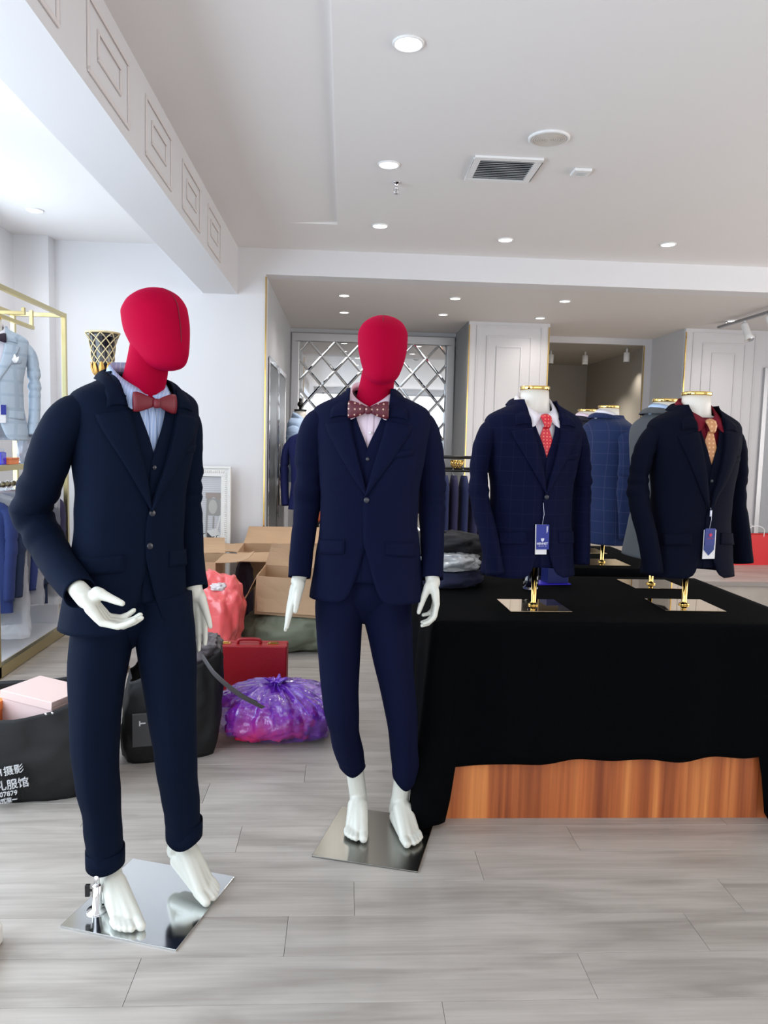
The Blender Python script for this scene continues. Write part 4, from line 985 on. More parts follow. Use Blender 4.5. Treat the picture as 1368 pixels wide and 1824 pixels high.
def lump(name, mt, c, rad, parent=None, amp=.12, freq=4, seed=0, flat=.15, nu=56, nv=32, ridg=.0, top=None, ring=None, loc=None, base=None):
    rows = []
    for j in range(nv+1):
        v = -math.pi/2+math.pi*j/nv; row = []
        for i in range(nu):
            u = 2*math.pi*i/nu; d = Vector((math.cos(v)*math.cos(u), math.cos(v)*math.sin(u), math.sin(v)))
            q = Vector((sp(d.x, .85), sp(d.y, .85), sp(d.z, .75)))
            n = noise.noise(d*freq+Vector((seed, seed*2, 0)))*amp+noise.noise(d*freq*2.7+Vector((0, seed, 5)))*amp*.45
            if ridg: n += ridg*(1-2*abs(noise.noise(Vector((math.cos(u)*5+seed, math.sin(u)*5, v*1.1)))))*(.25+.75*(.5+.5*math.sin(v)))
            k = 1+n; x, y, z = q.x*rad[0]*k, q.y*rad[1]*k, q.z*rad[2]*k
            if top and d.z > 0: 
                s_ = top(d.z); x *= s_; y *= s_
            z = max(z, -rad[2]*(1-flat)); row.append((c[0]+x, c[1]+y, c[2]+z+rad[2]*(1-flat)))
        rows.append(row)
    V, F = gridmesh(rows, True); return mk(name, V, F, mt, parent, loc=loc)
# ---- things on the front table
o = lump('folded_trousers', mat('navy_pile_cloth', (20, 25, 54), .9, bump=.2, bscale=200), (.50, 3.52, .778), (.155, .16, .05), amp=.14, freq=2.2, seed=3, ridg=.12, flat=.3); tag(o, 'crumpled navy cloth at the bottom of the heap on the black table', 'cloth')
plast = mat('clear_crinkled_plastic', (200, 204, 208), .18, bump=1, bscale=14, alpha=.55, spec=.9)
o = lump('plastic_bag', mat('clear_plastic_heap', (176, 180, 184), .16, bump=1.0, bscale=22, var=.5, vscale=16, spec=.9), (.505, 3.50, .855), (.13, .13, .045), amp=.2, freq=3, seed=9, ridg=.14, flat=.3); tag(o, 'shiny clear plastic wrap in the middle of the heap on the black table', 'plastic bag')
o = lump('folded_jacket', mat('black_pile_cloth', (34, 34, 40), .9, bump=.2, bscale=200), (.50, 3.60, .915), (.17, .15, .055), amp=.16, freq=2.4, seed=5, ridg=.12, flat=.3); tag(o, 'dark grey folded clothing on top of the heap on the black table', 'clothes')
glass_c = mat('clear_glass', (245, 248, 250), .02, trans=1, spec=.5)
t = thing('glass_tumbler', 'clear glass tumbler behind the gold pole of the left torso', 'glass', (.868, 3.40, .779))
MB().lathe([(.001, .001), (.034, .001), (.036, .004), (.037, .115), (.0345, .115), (.033, .012), (.001, .010)], n=28).build('glass_body', glass_c, t)
t = thing('gift_box', 'small dark blue box on a bright blue base behind the left torso', 'box', (1.00, 3.55, .779))
box('base_sheet', (-.10, -.055, 0), (.085, .055, .006), mat('bright_blue_card', (40, 20, 190), .4), t, .001, rot=R(8)); box('box_body', (-.03, -.04, .006), (.075, .045, .105), mat('deep_blue_box', (14, 30, 100), .35), t, .002, rot=R(8))

# ================================================================== brass clothes rack at the left
t = thing('clothes_rack', 'tall brass frame clothes rack with marble base and shelf at the left wall', 'clothes rack', (-2.2, 5.0, 0)); OX = Vector((2.2, -5.0, 0))
def bar(parent, a, b, w_=.028, name='bar', mt=brass):
    a = Vector(a)+OX; b = Vector(b)+OX; h = w_/2; return box(name, tuple(min(p, q)-h for p, q in zip(a, b)), tuple(max(p, q)+h for p, q in zip(a, b)), mt, parent, .0015)
YA, YB, XF, XB = 4.43, 5.56, -1.99, -2.34
for x, y in ((XF, YA), (XF, YB), (XB, YB), (XB, YA)): bar(t, (x, y, .0), (x, y, 2.27), .03, 'post')
bar(t, (XF, YA, 2.27), (XF, YB, 2.27), name='top_rail'); bar(t, (XB, YA, 2.27), (XB, YB, 2.27), name='top_rail'); bar(t, (XB, YB, 2.27), (XF, YB, 2.27), name='cross_bar'); bar(t, (XB, YA, 2.27), (XF, YA, 2.27), name='cross_bar')
bar(t, (-2.17, YA, 2.165), (-2.17, 5.46, 2.165), .024, 'lower_rail'); bar(t, (-2.17, 5.45, 2.165), (-2.17, 5.45, 2.27), .022, 'drop_bar'); bar(t, (-2.34, 5.05, 2.20), (-2.06, 5.05, 2.20), .022, 'prong'); bar(t, (-2.06, 5.05, 2.20), (-2.06, 5.05, 2.225), .02, 'prong_tip'); bar(t, (-2.34, 4.62, 2.235), (-2.08, 4.62, 2.235), .022, 'prong'); bar(t, (-2.08, 4.62, 2.235), (-2.08, 4.62, 2.265), .02, 'prong_tip')
box('base_frame', (.19, -.585, .004), (.225, .575, .074), brass, t, .002); box('base_frame', (-.38, .545, .004), (.19, .575, .074), brass, t, .002)
box('marble_base', (-.38, -.585, .01), (.19, .545, .078), marble, t, .002); box('marble_end_panel', (-.38, .50, .078), (.16, .53, .36), marble, t, .002)
box('shelf', (-.38, -.585, 1.215), (.195, .575, 1.243), mat('white_shelf_board', (226, 228, 232), .3), t, .001); box('shelf_edge', (.195, -.585, 1.212), (.212, .575, 1.246), brass, t, .001)
MB().tube([(-.01, -.57, 1.10), (-.01, .56, 1.10)], .014, 14).build('hanging_rail', brass, t)
for k in range(14): MB().tube([(-.01, -.50+k*.078, 1.10), (-.01, -.497+k*.078+.006, 1.10)], .019, 14).build('rail_ring', mat('dull_bronze', (128, 118, 96), .4, .8), t)
def garment(label, x, y, rz, mt, z_top=1.03, wid=.215, length=.76, plastic=False, group=None, rail=1.10, sleeves=True, name='hanging_jacket', red=True, th=.038, seed=0):
    g = thing(name, label, 'jacket', (x, y, rail), rz, group); zt = z_top-rail
    mb = MB(); hk = [(0, 0, .018), (.016, 0, .026), (.022, 0, .008), (.012, 0, -.015), (0, 0, -.03), (0, 0, zt+.02)]; hk = [(-.012, 0, .012)]+hk
    mb.tube(spline(hk, 4), .002, 6).build('hanger_hook', chrome, g)
    mb = MB()
    for s_ in (1, -1): mb.tube([(0, 0, zt+.018), (s_*wid*.5, 0, zt-.006), (s_*wid*.92, 0, zt-.06)], [.010, .010, .013], 10, 1.3)
    mb.build('hanger', black_pl, g)
    rows = []
    zs = [0, .012, .03, .055, .085, .14, .24, .38, .52, .66, 1]
    ws = [.30, .45, .66, .88, .98, 1.0, .95, .92, .97, 1.0, 1.04]; ds = [.5, .75, .95, 1.05, 1.1, 1.1, 1.0, .95, .95, .95, .95]
    for q in np.linspace(0, 1, 40):
        w_ = pc(zs, ws, q)*wid; d = pc(zs, ds, q)*th; row = []
        for k in range(40):
            a = 2*math.pi*k/40; n = noise.noise(Vector((math.sin(a)*2+seed, math.cos(a)*2, q*5)))
            row.append((sp(math.sin(a), .75)*w_*(1+.03*n), -sp(math.cos(a), .75)*d*(1+.35*n), zt-q*length+.02))
        rows.append(row)
    V, F = gridmesh(rows, True); bd = mk('jacket_body', V, F, mt, g)
    if sleeves:
        for s_ in (1, -1):
            sleeve(bd, 'sleeve', [(s_*wid*.86, 0, zt-.05), (s_*wid*1.02, 0, zt-.10), (s_*wid*1.08, -.02, zt-.25), (s_*wid*1.04, -.03, zt-.42), (s_*wid*1.0, -.035, zt-.60)], mt, (.04, .055, .052, .048, .045), .6, seed=seed)
    if red: box('size_marker', (-.03, -.012, zt-.03), (.03, .012, zt+.022), mat('red_plastic', (206, 34, 44), .4), g, .003)
    if plastic:
        rows = []
        for q in np.linspace(0, 1.12, 26):
            w_ = (pc(zs, ws, min(q, 1))*wid+.05)*(1+.0*q); d = pc(zs, ds, min(1, q))*th+.030; row = []
            for k in range(36):
                a = 2*math.pi*k/36; n = noise.noise(Vector((math.sin(a)*4+seed, math.cos(a)*4, q*9)))
                row.append((sp(math.sin(a), .75)*w_*(1+.06*n), -sp(math.cos(a), .75)*d*(1+.5*n), zt-q*length+.035))
            rows.append(row)
        V, F = gridmesh(rows, True); mk('plastic_cover', V, F, mat('thin_garment_plastic', (236, 240, 246), .08, alpha=.32, spec=1, bump=.8, bscale=18), g)
    return g
royal = mat('royal_blue_wool', (34, 52, 108), .85, var=.1, vscale=8); midn = mat('dark_blue_wool', (28, 46, 78), .85, var=.1, vscale=8); greyj = mat('grey_jacket_wool', (96, 100, 112), .85, var=.1, vscale=8); purp = mat('dark_violet_wool', (44, 40, 74), .85)
GR = 'jackets hanging on the brass rack'
for lb, y, mt, pl, ln, rz in (('royal blue jacket hanging nearest on the brass rack', 4.62, royal, False, .70, 4), ('dark blue jacket under clear plastic, second on the brass rack', 4.74, midn, True, .80, 6), ('grey jacket hanging third on the brass rack', 4.86, greyj, False, .70, -3),
     ('royal blue jacket under clear plastic, middle of the brass rack', 4.97, royal, True, .66, 4), ('dark violet jacket toward the far end of the brass rack', 5.09, purp, False, .74, 0), ('dark blue jacket toward the far end of the brass rack', 5.20, midn, False, .76, -4), ('grey jacket wrapped in crinkled plastic near the far end of the rack', 5.31, greyj, True, .72, 3), ('violet jacket hanging last at the far end of the brass rack', 5.43, purp, False, .76, 0)):
    garment(lb, -2.21, y, R(rz), mt, length=ln, plastic=pl, group=GR, seed=y*3)
bP, TP = bust('pale grey check jacket torso with dark bow tie on the rack shelf', -2.175, 4.86, 1.243, R(30), palechk, shirt_w, ('bow', bow_k), dz=.475, seed=23, psz=.22)
o = TP.front(.11, 1.40, .01); mb = MB()
for q, (dx, dz_) in enumerate(((-.025, .02), (0, .04), (.025, .025))): mb.tube([o+Vector((0, 0, -.01)), o+Vector((dx*.6, -.008, dz_*.5)), o+Vector((dx, -.012, dz_))], [.006, .012, .003], 8, .4)
mb.build('pocket_square', mat('white_silk', (240, 240, 244), .4), bP)
o = TP.front(.03, 1.13, .02); hb_, cm_, n = hang_tag(bP, o, 0, 0, (TP.M @ Vector((1, 0, 0)), (0, 0, 1)), None)
cm_('price_card', .045, .11, -.004, 0, 0, white_card); cm_('blue_card', .03, .06, .006, 0, .003, blue_card)
t = thing('acrylic_jar', 'square blue glass bottle on the brass rack shelf', 'bottle', (-2.09, 4.70, 1.244)); box('bottle_body', (-.04, -.04, 0), (.04, .04, .075), mat('blue_glass', (20, 40, 220), .1, emit=0, coat=.5), t, .004); box('bottle_neck', (-.034, -.034, .075), (.034, .034, .095), mat('pale_acrylic', (214, 222, 236), .1), t, .004)
t = thing('orange_box', 'flat orange box on the brass rack shelf', 'box', (-2.17, 4.80, 1.244)); box('box_body', (-.10, -.06, 0), (.14, .07, .028), mat('orange_card', (240, 140, 80), .5), t, .002); box('lid', (-.102, -.062, .028), (.142, .072, .040), mat('orange_card_lid', (232, 128, 70), .5), t, .002)
o = lump('wrapped_shirt', mat('printed_plastic_bag', (176, 188, 206), .2, bump=.8, bscale=20, var=.4, vscale=24, spec=.9), (-2.05, 5.02, 1.244), (.045, .06, .10), amp=.15, freq=3, seed=4, ridg=.1, flat=.1); tag(o, 'crinkled plastic bag standing on the shelf end beside the blue bottle', 'plastic bag')
# second rack whose corner shows at the lower left
t = thing('clothes_rack', 'corner of a second rack with white marble base at the lower left edge', 'clothes rack', (-1.2, 1.75, 0))
box('marble_base', (-.3, -.6, 0), (.265, .33, .055), mat('cream_marble', (222, 218, 212), .3, var=.06), t, .006)
bb_ = box('post', (.222, .315, .0), (.25, .343, 2.2), brass, t); box('post', (-.29, .315, .0), (-.262, .343, 2.2), brass, t); box('top_rail', (-.262, .315, 2.172), (.222, .343, 2.2), brass, t)

# ================================================================== torchiere lamp
t = thing('torchiere_lamp', 'black torchiere lamp with gold lattice cup behind the left mannequin', 'floor lamp', (-1.425, 4.6, 0)); Z = 1.0
blk_g = mat('glossy_black_ceramic', (14, 12, 24), .12, coat=.6); cream_g = mat('pale_gold_leaf', (218, 202, 160), .35, .35); gold_w = mat('warm_gold_leaf', (206, 160, 84), .35, .7)
cup = [(.028, 1.775), (.045, 1.79), (.056, 1.82), (.060, 1.86), (.064, 1.91), (.070, 1.96), (.080, 2.0), (.096, 2.028)]
MB().lathe([(.028, 1.775)]+cup[1:]+[(.090, 2.026), (.070, 1.99), (.055, 1.90), (.045, 1.83), (.001, 1.82)], n=40).build('cup', blk_g, t)
MB().lathe([(.094, 2.024), (.100, 2.028), (.100, 2.035), (.092, 2.034)], n=40).build('rim', cream_g, t)
mb = MB(); cr = lambda z: pc([c[1] for c in cup], [c[0] for c in cup], z)
for s_ in (1, -1):
    for k in range(9):
        P = []
        for q in np.linspace(0, 1, 26): z = 1.84+q*.186; a = 2*math.pi*k/9+s_*q*2.1; r = cr(z)+.002; P.append((math.cos(a)*r, math.sin(a)*r, z))
        mb.tube(P, [.0022+.0016*abs(math.sin(q*math.pi*6)) for q in np.linspace(0, 1, 26)], 6)
mb.build('lattice', cream_g, t)
mb = MB()
for k in range(9):
    a = 2*math.pi*k/9; P = [(math.cos(a)*r, math.sin(a)*r, z) for r, z in ((.032, 1.775), (.052, 1.80), (.062, 1.83), (.064, 1.853), (.072, 1.86))]; mb.tube(P, [.012, .017, .017, .010, .004], 8, .4, (-math.sin(a), math.cos(a), 0))
mb.lathe([(.030, 1.752), (.040, 1.756), (.042, 1.768), (.034, 1.778)], n=28).build('gold_leaves', gold_w, t)
MB().lathe([(.14, 0), (.14, .02), (.11, .04), (.05, .07), (.03, .12), (.045, .2), (.03, .3), (.022, .8), (.03, 1.2), (.022, 1.5), (.024, 1.64), (.042, 1.68), (.044, 1.71), (.030, 1.74), (.030, 1.755)], n=32).build('stem', blk_g, t)
mb = MB()
for k in range(10): a = 2*math.pi*k/10; mb.tube([(math.cos(a)*.030, math.sin(a)*.030, 1.735), (math.cos(a)*.045, math.sin(a)*.045, 1.695), (math.cos(a)*.040, math.sin(a)*.040, 1.67)], .002, 6)
mb.build('stem_beading', cream_g, t)

# ================================================================== leaning picture
t = thing('framed_picture', 'grey photograph print of chairs by blinds in an ornate white frame leaning on the wall', 'picture', (-1.24, 6.30, 0)); t.rotation_euler = (R(-2.5), 0, 0)
fw_ = mat('white_carved_frame', (232, 230, 226), .45); W2, HT = .31, 1.20
rect_mould('frame', -W2, W2, 0, HT, 0, .078, .03, t, fw_, 'y', .0); rect_mould('outer_lip', -W2-.002, W2+.002, -.0, HT+.004, 0, .016, .042, t, fw_, 'y', .0)
mb = MB()
for z in np.arange(.05, HT-.03, .017):
    for s_ in (1, -1): mb.caps((s_*(W2-.036), -.030, z), (s_*(W2-.044), -.030, z), .0062, .0062, 6)
for x in np.arange(-W2+.05, W2-.045, .017): mb.caps((x, -.030, HT-.036), (x, -.030, HT-.044), .0062, .0062, 6)
mb.build('beading', fw_, t)['kind'] = 'stuff'
pr = lines(mat('print_blinds_grey', (200, 200, 204), .5), (150, 152, 156), 0, 62, 0, .35, .6)
box('print', (-W2+.07, -.012, .07), (W2-.07, -.006, HT-.07), pr, t)
def flat(name, P, mt, y, parent): mk(name, [(x, y, z) for x, z in P]+[(x, y-.0006, z) for x, z in P], [tuple(range(len(P))), tuple(range(2*len(P)-1, len(P)-1, -1))]+[(i, len(P)+i, len(P)+(i+1) % len(P), (i+1) % len(P)) for i in range(len(P))], mt, parent, False)
g1 = mat('print_dark_grey', (62, 62, 66), .5); g2 = mat('print_mid_grey', (148, 147, 144), .5); g3 = mat('print_pale_grey', (214, 214, 212), .5); g4 = mat('print_taupe', (152, 140, 134), .5)
flat('printed_floor', [(-.24, .07), (.24, .07), (.24, .62), (.16, .66), (.03, .64), (-.24, .70)], g1, -.0125, t)
flat('printed_tabletop', [(-.24, .66), (.05, .64), (.05, .69), (-.24, .72)], g3, -.0131, t)
flat('printed_chair_crest', [(.105, .985), (.24, .985), (.24, .95), (.21, .93), (.17, .95), (.13, .93), (.105, .94)], g4, -.0137, t)
flat('printed_chair_back', [(.115, .94), (.225, .94), (.24, .80), (.215, .795), (.115, .80)], g2, -.0131, t)
flat('printed_chair_oval', [(.13+.035+.036*math.cos(a), .87+.06*math.sin(a)) for a in np.linspace(0, 2*math.pi, 14, endpoint=False)], mat('print_oval_grey', (176, 176, 170), .5), -.0143, t)
flat('printed_chair_leg', [(.112, .94), (.124, .94), (.118, .52), (.104, .52)], g2, -.0149, t); flat('printed_chair_leg', [(.165, .79), (.178, .79), (.174, .69), (.163, .69)], g2, -.0149, t); flat('printed_chair_leg', [(.222, .80), (.236, .80), (.165, .50), (.150, .50)], g3, -.0149, t)
flat('printed_chair_seat', [(.11, .67), (.20, .69), (.23, .64), (.16, .62)], g3, -.0143, t)
for x, z in ((.08, .60), (.15, .56), (.20, .59), (-.02, .60)): flat('printed_highlight', [(x, z), (x+.035, z+.015), (x+.035, z+.05), (x, z+.035)], g3, -.0149, t)
flat('printed_frame', [(-.02, .74), (.08, .74), (.08, .82), (-.02, .82)], mat('print_cream', (206, 196, 184), .5), -.0137, t)

# ================================================================== cardboard boxes
def sheet(mb, P, th=.005):
    P = [Vector(p) for p in P]; n = (P[1]-P[0]).cross(P[2]-P[0]).normalized()*th; k = len(P)
    mb.add([p for p in P]+[p+n for p in P], [tuple(range(k-1, -1, -1)), tuple(k+i for i in range(k))]+[(i, (i+1) % k, k+(i+1) % k, k+i) for i in range(k)])
def carton(label, loc, rz, w_, d, h, flaps, tilt=(0, 0), group=None, sag=None):
    t = thing('cardboard_box', label, 'cardboard box', loc, rz, group); t.rotation_euler = (tilt[0], tilt[1], rz)
    mb = MB(); x, y = w_/2, d/2; T_ = .006
    mb.box((-x, -y, 0), (x, y, T_)); mb.box((-x, -y, T_), (-x+T_, y, h)); mb.box((x-T_, -y, T_), (x, y, h)); mb.box((-x+T_, -y, T_), (x-T_, -y+T_, h)); mb.box((-x+T_, y-T_, T_), (x-T_, y, h))
    mb.build('box_body', card, t, False)
    for side, L_, ang, skew in flaps:
        a = R(ang); ca, sa = math.cos(a), math.sin(a)
        if side == 'front': P = [(-x, -y, h), (x, -y, h), (x-skew, -y-L_*sa, h+L_*ca), (-x+skew, -y-L_*sa, h+L_*ca)]
        if side == 'back': P = [(x, y, h), (-x, y, h), (-x+skew, y+L_*sa, h+L_*ca), (x-skew, y+L_*sa, h+L_*ca)]
        if side == 'left': P = [(-x, y, h), (-x, -y, h), (-x-L_*sa, -y+skew, h+L_*ca), (-x-L_*sa, y-skew, h+L_*ca)]
        if side == 'right': P = [(x, -y, h), (x, y, h), (x+L_*sa, y-skew, h+L_*ca), (x+L_*sa, -y+skew, h+L_*ca)]
        # bent panel: subdivide and bow it slightly
        A, B, C_, D = [Vector(p) for p in P]; rows = []
        nrm = (B-A).cross(D-A).normalized()
        for j in range(6):
            v = j/5; rows.append([(A.lerp(B, u)).lerp(D.lerp(C_, u), v)+nrm*(.018*math.sin(v*2.6)+.010*noise.noise(Vector((u*3+L_*9, v*2, ang)))) for u in np.linspace(0, 1, 9)])
        V, F = gridmesh(rows); mk('flap', V, F, card, t, False, solid=.004)
    if sag: MB().box((-x+.002, -y-.001, h*.48), (x-.002, -y, h*.56)).build('packing_tape', mat('brown_tape', (176, 132, 92), .3), t, False)
    return t
GB = 'open cardboard boxes by the back wall'
carton('worn cardboard box with torn hanging flaps, resting on the green sack', (-.35, 5.22, .262), R(-3), .44, .38, .26, (('front', .235, 172, .02), ('left', .25, 150, -.02), ('back', .16, 12, .03), ('right', .2, 60, .02)), tilt=(R(2), R(3)), group=GB)
carton('large open cardboard box standing against the wall, flaps spread wide', (-.44, 5.98, 0), R(2), .72, .50, .585, (('front', .24, 96, .03), ('left', .25, 84, .02), ('back', .20, 50, .03), ('right', .2, 70, .02)), group=GB)
carton('open cardboard box behind the red bag, one flap pointing right', (-1.08, 5.32, 0), R(0), .46, .42, .60, (('right', .22, 80, .04), ('front', .20, 165, .02), ('back', .14, 40, .02)), group=GB)
o = lump('dark_clothes', mat('dark_purple_cloth', (40, 26, 44), .8), (-.72, 5.60, 0), (.07, .06, .29), amp=.12, freq=3, seed=2, flat=.1); tag(o, 'dark purple bundle standing between the cardboard boxes', 'clothes')
# sacks and bags
green = mat('olive_grey_sacking', (112, 118, 100), .7, bump=.3, bscale=30)
o = lump('green_sack', green, (-.33, 5.22, 0), (.34, .25, .135), amp=.10, freq=2.6, seed=6, ridg=.10, flat=.05, nu=90, nv=44); tag(o, 'full olive green sack on the floor under the worn cardboard box', 'sack')
redpl = mat('translucent_red_plastic', (238, 96, 98), .25, bump=.6, bscale=12, var=.22, vscale=7, spec=.7, coat=.3)
t = thing('red_plastic_bag', 'tall stuffed light red plastic bag left of the green sack', 'plastic bag', (-.80, 4.90, 0))
lump('bag_body', redpl, (0, 0, 0), (.165, .15, .285), t, amp=.2, freq=2.0, seed=31, ridg=0, flat=.02, nu=90, nv=50); lump('clear_wrap', mat('clear_wrap_plastic', (214, 206, 208), .15, bump=.8, bscale=20, spec=.9), (.02, -.07, .47), (.06, .045, .03), t, amp=.25, freq=4, seed=3, flat=.4)
# red case
t = thing('red_case', 'red leather attache case standing upright with brass latches', 'briefcase', (-.488, 4.04, 0)); redl = mat('red_leather', (148, 10, 24), .42, bump=.15, bscale=160)
MB().box((-.205, -.06, 0), (.205, .012, .338)).build('front_shell', redl, t, False, .008); MB().box((-.205, .014, 0), (.205, .06, .338)).build('back_shell', redl, t, False, .008)
box('seam_strip', (-.200, .010, .004), (.200, .016, .334), mat('dark_red_leather', (96, 8, 16), .5), t)
for s_ in (-1, 1):
    l_ = box('latch', (s_*.128-.03, -.026, .337), (s_*.128+.03, .012, .343), gold, t, .002); box('latch_catch', (s_*.128-.018, -.02, .343), (s_*.128+.018, -.004, .349), gold, l_, .002)
hd = MB().tube(spline([(-.062, -.012, .340), (-.052, -.014, .360), (0, -.016, .364), (.052, -.014, .360), (.062, -.012, .340)], 5), .0085, 12, 1.0).build('handle', redl, t)
for s_ in (-1, 1): MB().tube([(s_*.062, -.012, .336), (s_*.062, -.012, .350)], .006, 10).build('handle_ring', gold, t)
# purple bag
pp = bpy.data.materials.new('purple_film_plastic'); pp.use_nodes = True; nt = pp.node_tree; b = nt.nodes['Principled BSDF']
tc = nt.nodes.new('ShaderNodeTexCoord'); n = nt.nodes.new('ShaderNodeTexNoise'); n.inputs['Scale'].default_value = 7; n.inputs['Detail'].default_value = 3; nt.links.new(tc.outputs['Object'], n.inputs['Vector'])
sx = nt.nodes.new('ShaderNodeSeparateXYZ'); nt.links.new(tc.outputs['Object'], sx.inputs[0])
b.inputs['Base Color'].default_value = rgb((120, 50, 200)); b.inputs['Roughness'].default_value = .12; b.inputs['Coat Weight'].default_value = 1; b.inputs['Coat Roughness'].default_value = .04; b.inputs['Specular IOR Level'].default_value = 1
mr = nt.nodes.new('ShaderNodeMapRange'); mr.inputs[1].default_value = .05; mr.inputs[2].default_value = .26; mr.inputs[3].default_value = .22; mr.inputs[4].default_value = .8; nt.links.new(sx.outputs[2], mr.inputs[0])
mu = nt.nodes.new('ShaderNodeMath'); mu.operation = 'ADD'; nt.links.new(mr.outputs[0], mu.inputs[0]); m2_ = nt.nodes.new('ShaderNodeMapRange'); m2_.inputs[3].default_value = -.35; m2_.inputs[4].default_value = .35; nt.links.new(n.outputs[0], m2_.inputs[0]); nt.links.new(m2_.outputs[0], mu.inputs[1]); mu.use_clamp = True; nt.links.new(mu.outputs[0], b.inputs['Alpha'])
n3 = nt.nodes.new('ShaderNodeTexNoise'); n3.inputs['Scale'].default_value = 13; n3.inputs['Detail'].default_value = 3; nt.links.new(tc.outputs['Object'], n3.inputs['Vector']); bu = nt.nodes.new('ShaderNodeBump'); bu.inputs['Strength'].default_value = .9; bu.inputs['Distance'].default_value = .035; nt.links.new(n3.outputs[0], bu.inputs['Height']); nt.links.new(bu.outputs[0], b.inputs['Normal'])
t = thing('purple_plastic_bag', 'knotted translucent purple plastic bag of pink cloth on the floor', 'plastic bag', (-.295, 3.60, 0))
lump('bag_film', pp, (0, 0, 0), (.285, .215, .128), t, amp=.08, freq=2.6, seed=15, ridg=.15, flat=.02, nu=130, nv=60, top=lambda z: 1-.28*z**3)
for k, (c, r_, col) in enumerate((((-.10, -.04, .005), (.15, .13, .095), (226, 34, 84)), ((.06, .0, .006), (.15, .15, .085), (196, 28, 92)), ((.17, .01, .004), (.09, .12, .07), (96, 30, 90)), ((-.06, .06, .02), (.14, .10, .10), (222, 60, 110)))):
    lump('pink_cloth', mat('pink_cloth_%d' % k, col, .8, var=.3, vscale=10), (c[0]*.92, c[1]*.92, c[2]+.012), (r_[0]*.92, r_[1]*.9, r_[2]*.9), t, amp=.3, freq=3.6, seed=k*4, flat=.08, nu=60, nv=36, ridg=.12)
mb = MB()
for k in range(9):
    a = k*.75; P = [(-.01+math.cos(a)*.035, -.02+math.sin(a)*.035, .236), (-.01+math.cos(a)*.012, -.02+math.sin(a)*.01, .262), (-.01+math.cos(a+.4)*.03, -.02+math.sin(a+.4)*.02, .28), (-.01+math.cos(a+.6)*.06, -.02+math.sin(a+.6)*.045, .288+.012*math.sin(k*2))]
    mb.tube(P, [.016, .010, .014, .004], 8, .4)
mb.build('knot', mat('purple_knot_plastic', (104, 40, 190), .2, spec=.9, bump=.5, bscale=30), t)
mb = MB()
for k in range(16):
    a = 2*math.pi*k/16+.2; P = []
    for q in np.linspace(.05, 1, 8): r = q; P.append((-.01*(1-q)+math.cos(a+q*.15)*.235*r, -.02*(1-q)+math.sin(a+q*.15)*.175*r, .252-.105*q**2.2))
    mb.tube(P, [.010, .009, .008, .007, .006, .005, .004, .002], 6, .5)
mb.build('gathered_folds', MC['purple_knot_plastic'], t)
# black carrier bags
nonw = mat('black_nonwoven_fabric', (27, 27, 28), .6, bump=.15, bscale=240, spec=.3)
def tote(name, label, loc, rz, w_, d, hz, seed=0, lean=0):
    """soft open-topped bag, hz(u) gives the height of the rim along the way round"""
    t = thing(name, label, 'bag', loc, rz); rows = []; N = 88
    for j in range(25):
        q = j/24; row = []
        for i in range(N):
            a = 2*math.pi*i/N; c_, s_ = sp(math.cos(a), .42), sp(math.sin(a), .42); H_ = hz(a); z = H_*q
            bul = 1+.07*math.sin(q*math.pi)+.09*noise.noise(Vector((c_*2+seed, s_*2, q*2.2)))+.035*noise.noise(Vector((c_*5, s_*5+seed, q*7)))-.02*abs(noise.noise(Vector((c_*9+q*4, s_*9+seed, q*5))))
            k = (.93+.07*min(1, q*6))*bul*(1-.06*q)
            row.append((c_*w_/2*k+lean*q*H_, s_*d/2*k, z))
        rows.append(row)
    V, F = gridmesh(rows, True); F.append(tuple(range(N-1, -1, -1))); mk('bag_body', V, F, nonw, t, solid=.002); return t
t = tote('carrier_bag', 'large black carrier bag with white lettering holding shoe boxes at the lower left', (-1.395, 3.10, 0), R(3), .84, .43, lambda a: .345+.075*math.cos(a)+.015*math.sin(a), 2)
tm = mat('white_bag_print', (206, 206, 208), .5)
bx_ = Vector((-1.395, 3.15, 0)); yF = -.229
def btxt(s, size, x, z, rot, b_=0): 
    # print the line on the bag's front face
    return text('printed_text', s, size, tm, t, place((x, yF-.016, z), (math.cos(rot), .05, math.sin(rot)), (-math.sin(rot), 0, math.cos(rot))), .004, b_)
btxt('1111摄影', .037, .110, .143, .18); btxt('尔礼服馆', .041, .120, .090, .14); btxt('807879', .026, .120, .057, .12); btxt('站式服一', .020, .118, .030, .10)
for k in range(2): MB().lathe([(.0015, 0), (.005, .0005), (.005, .003), (.0015, .0035)], n=12).build('rivet', chrome, t).matrix_local = place((.262+k*.024, yF+.004, .363+k*.004), (1, 0, 0), (0, 0, 1))
tk = thing('shoe_box', 'pale pink lidded box in the black carrier bag', 'box', (-1.20, 3.09, .205), R(-24)); box('box_body', (-.13, -.10, 0), (.13, .10, .165), mat('pale_pink_card', (206, 180, 177), .6), tk, .002, tilt=(0, R(3))); box('lid', (-.134, -.104, .158), (.134, .104, .192), mat('pale_pink_lid', (212, 186, 181), .6), tk, .002, tilt=(0, R(3)))
tk = thing('shoe_box', 'orange lidded box beside the pink one in the black carrier bag', 'box', (-1.49, 3.05, .18), R(-12)); box('box_body', (-.13, -.08, 0), (.13, .09, .15), mat('bright_orange_card', (240, 124, 56), .6), tk, .002); box('lid', (-.134, -.084, .145), (.134, .094, .180), mat('bright_orange_lid', (246, 140, 72), .6), tk, .002)
t2 = tote('carrier_bag', 'second black carrier bag with a dark patch and loose straps behind the left mannequin', (-.79, 3.47, 0), R(14), .42, .38, lambda a: .42+.07*math.cos(a), 6, lean=.08)
box('patch', (-.155, -.238, .10), (-.02, -.222, .245), mat('dark_grey_patch', (58, 58, 60), .5), t2, .002)
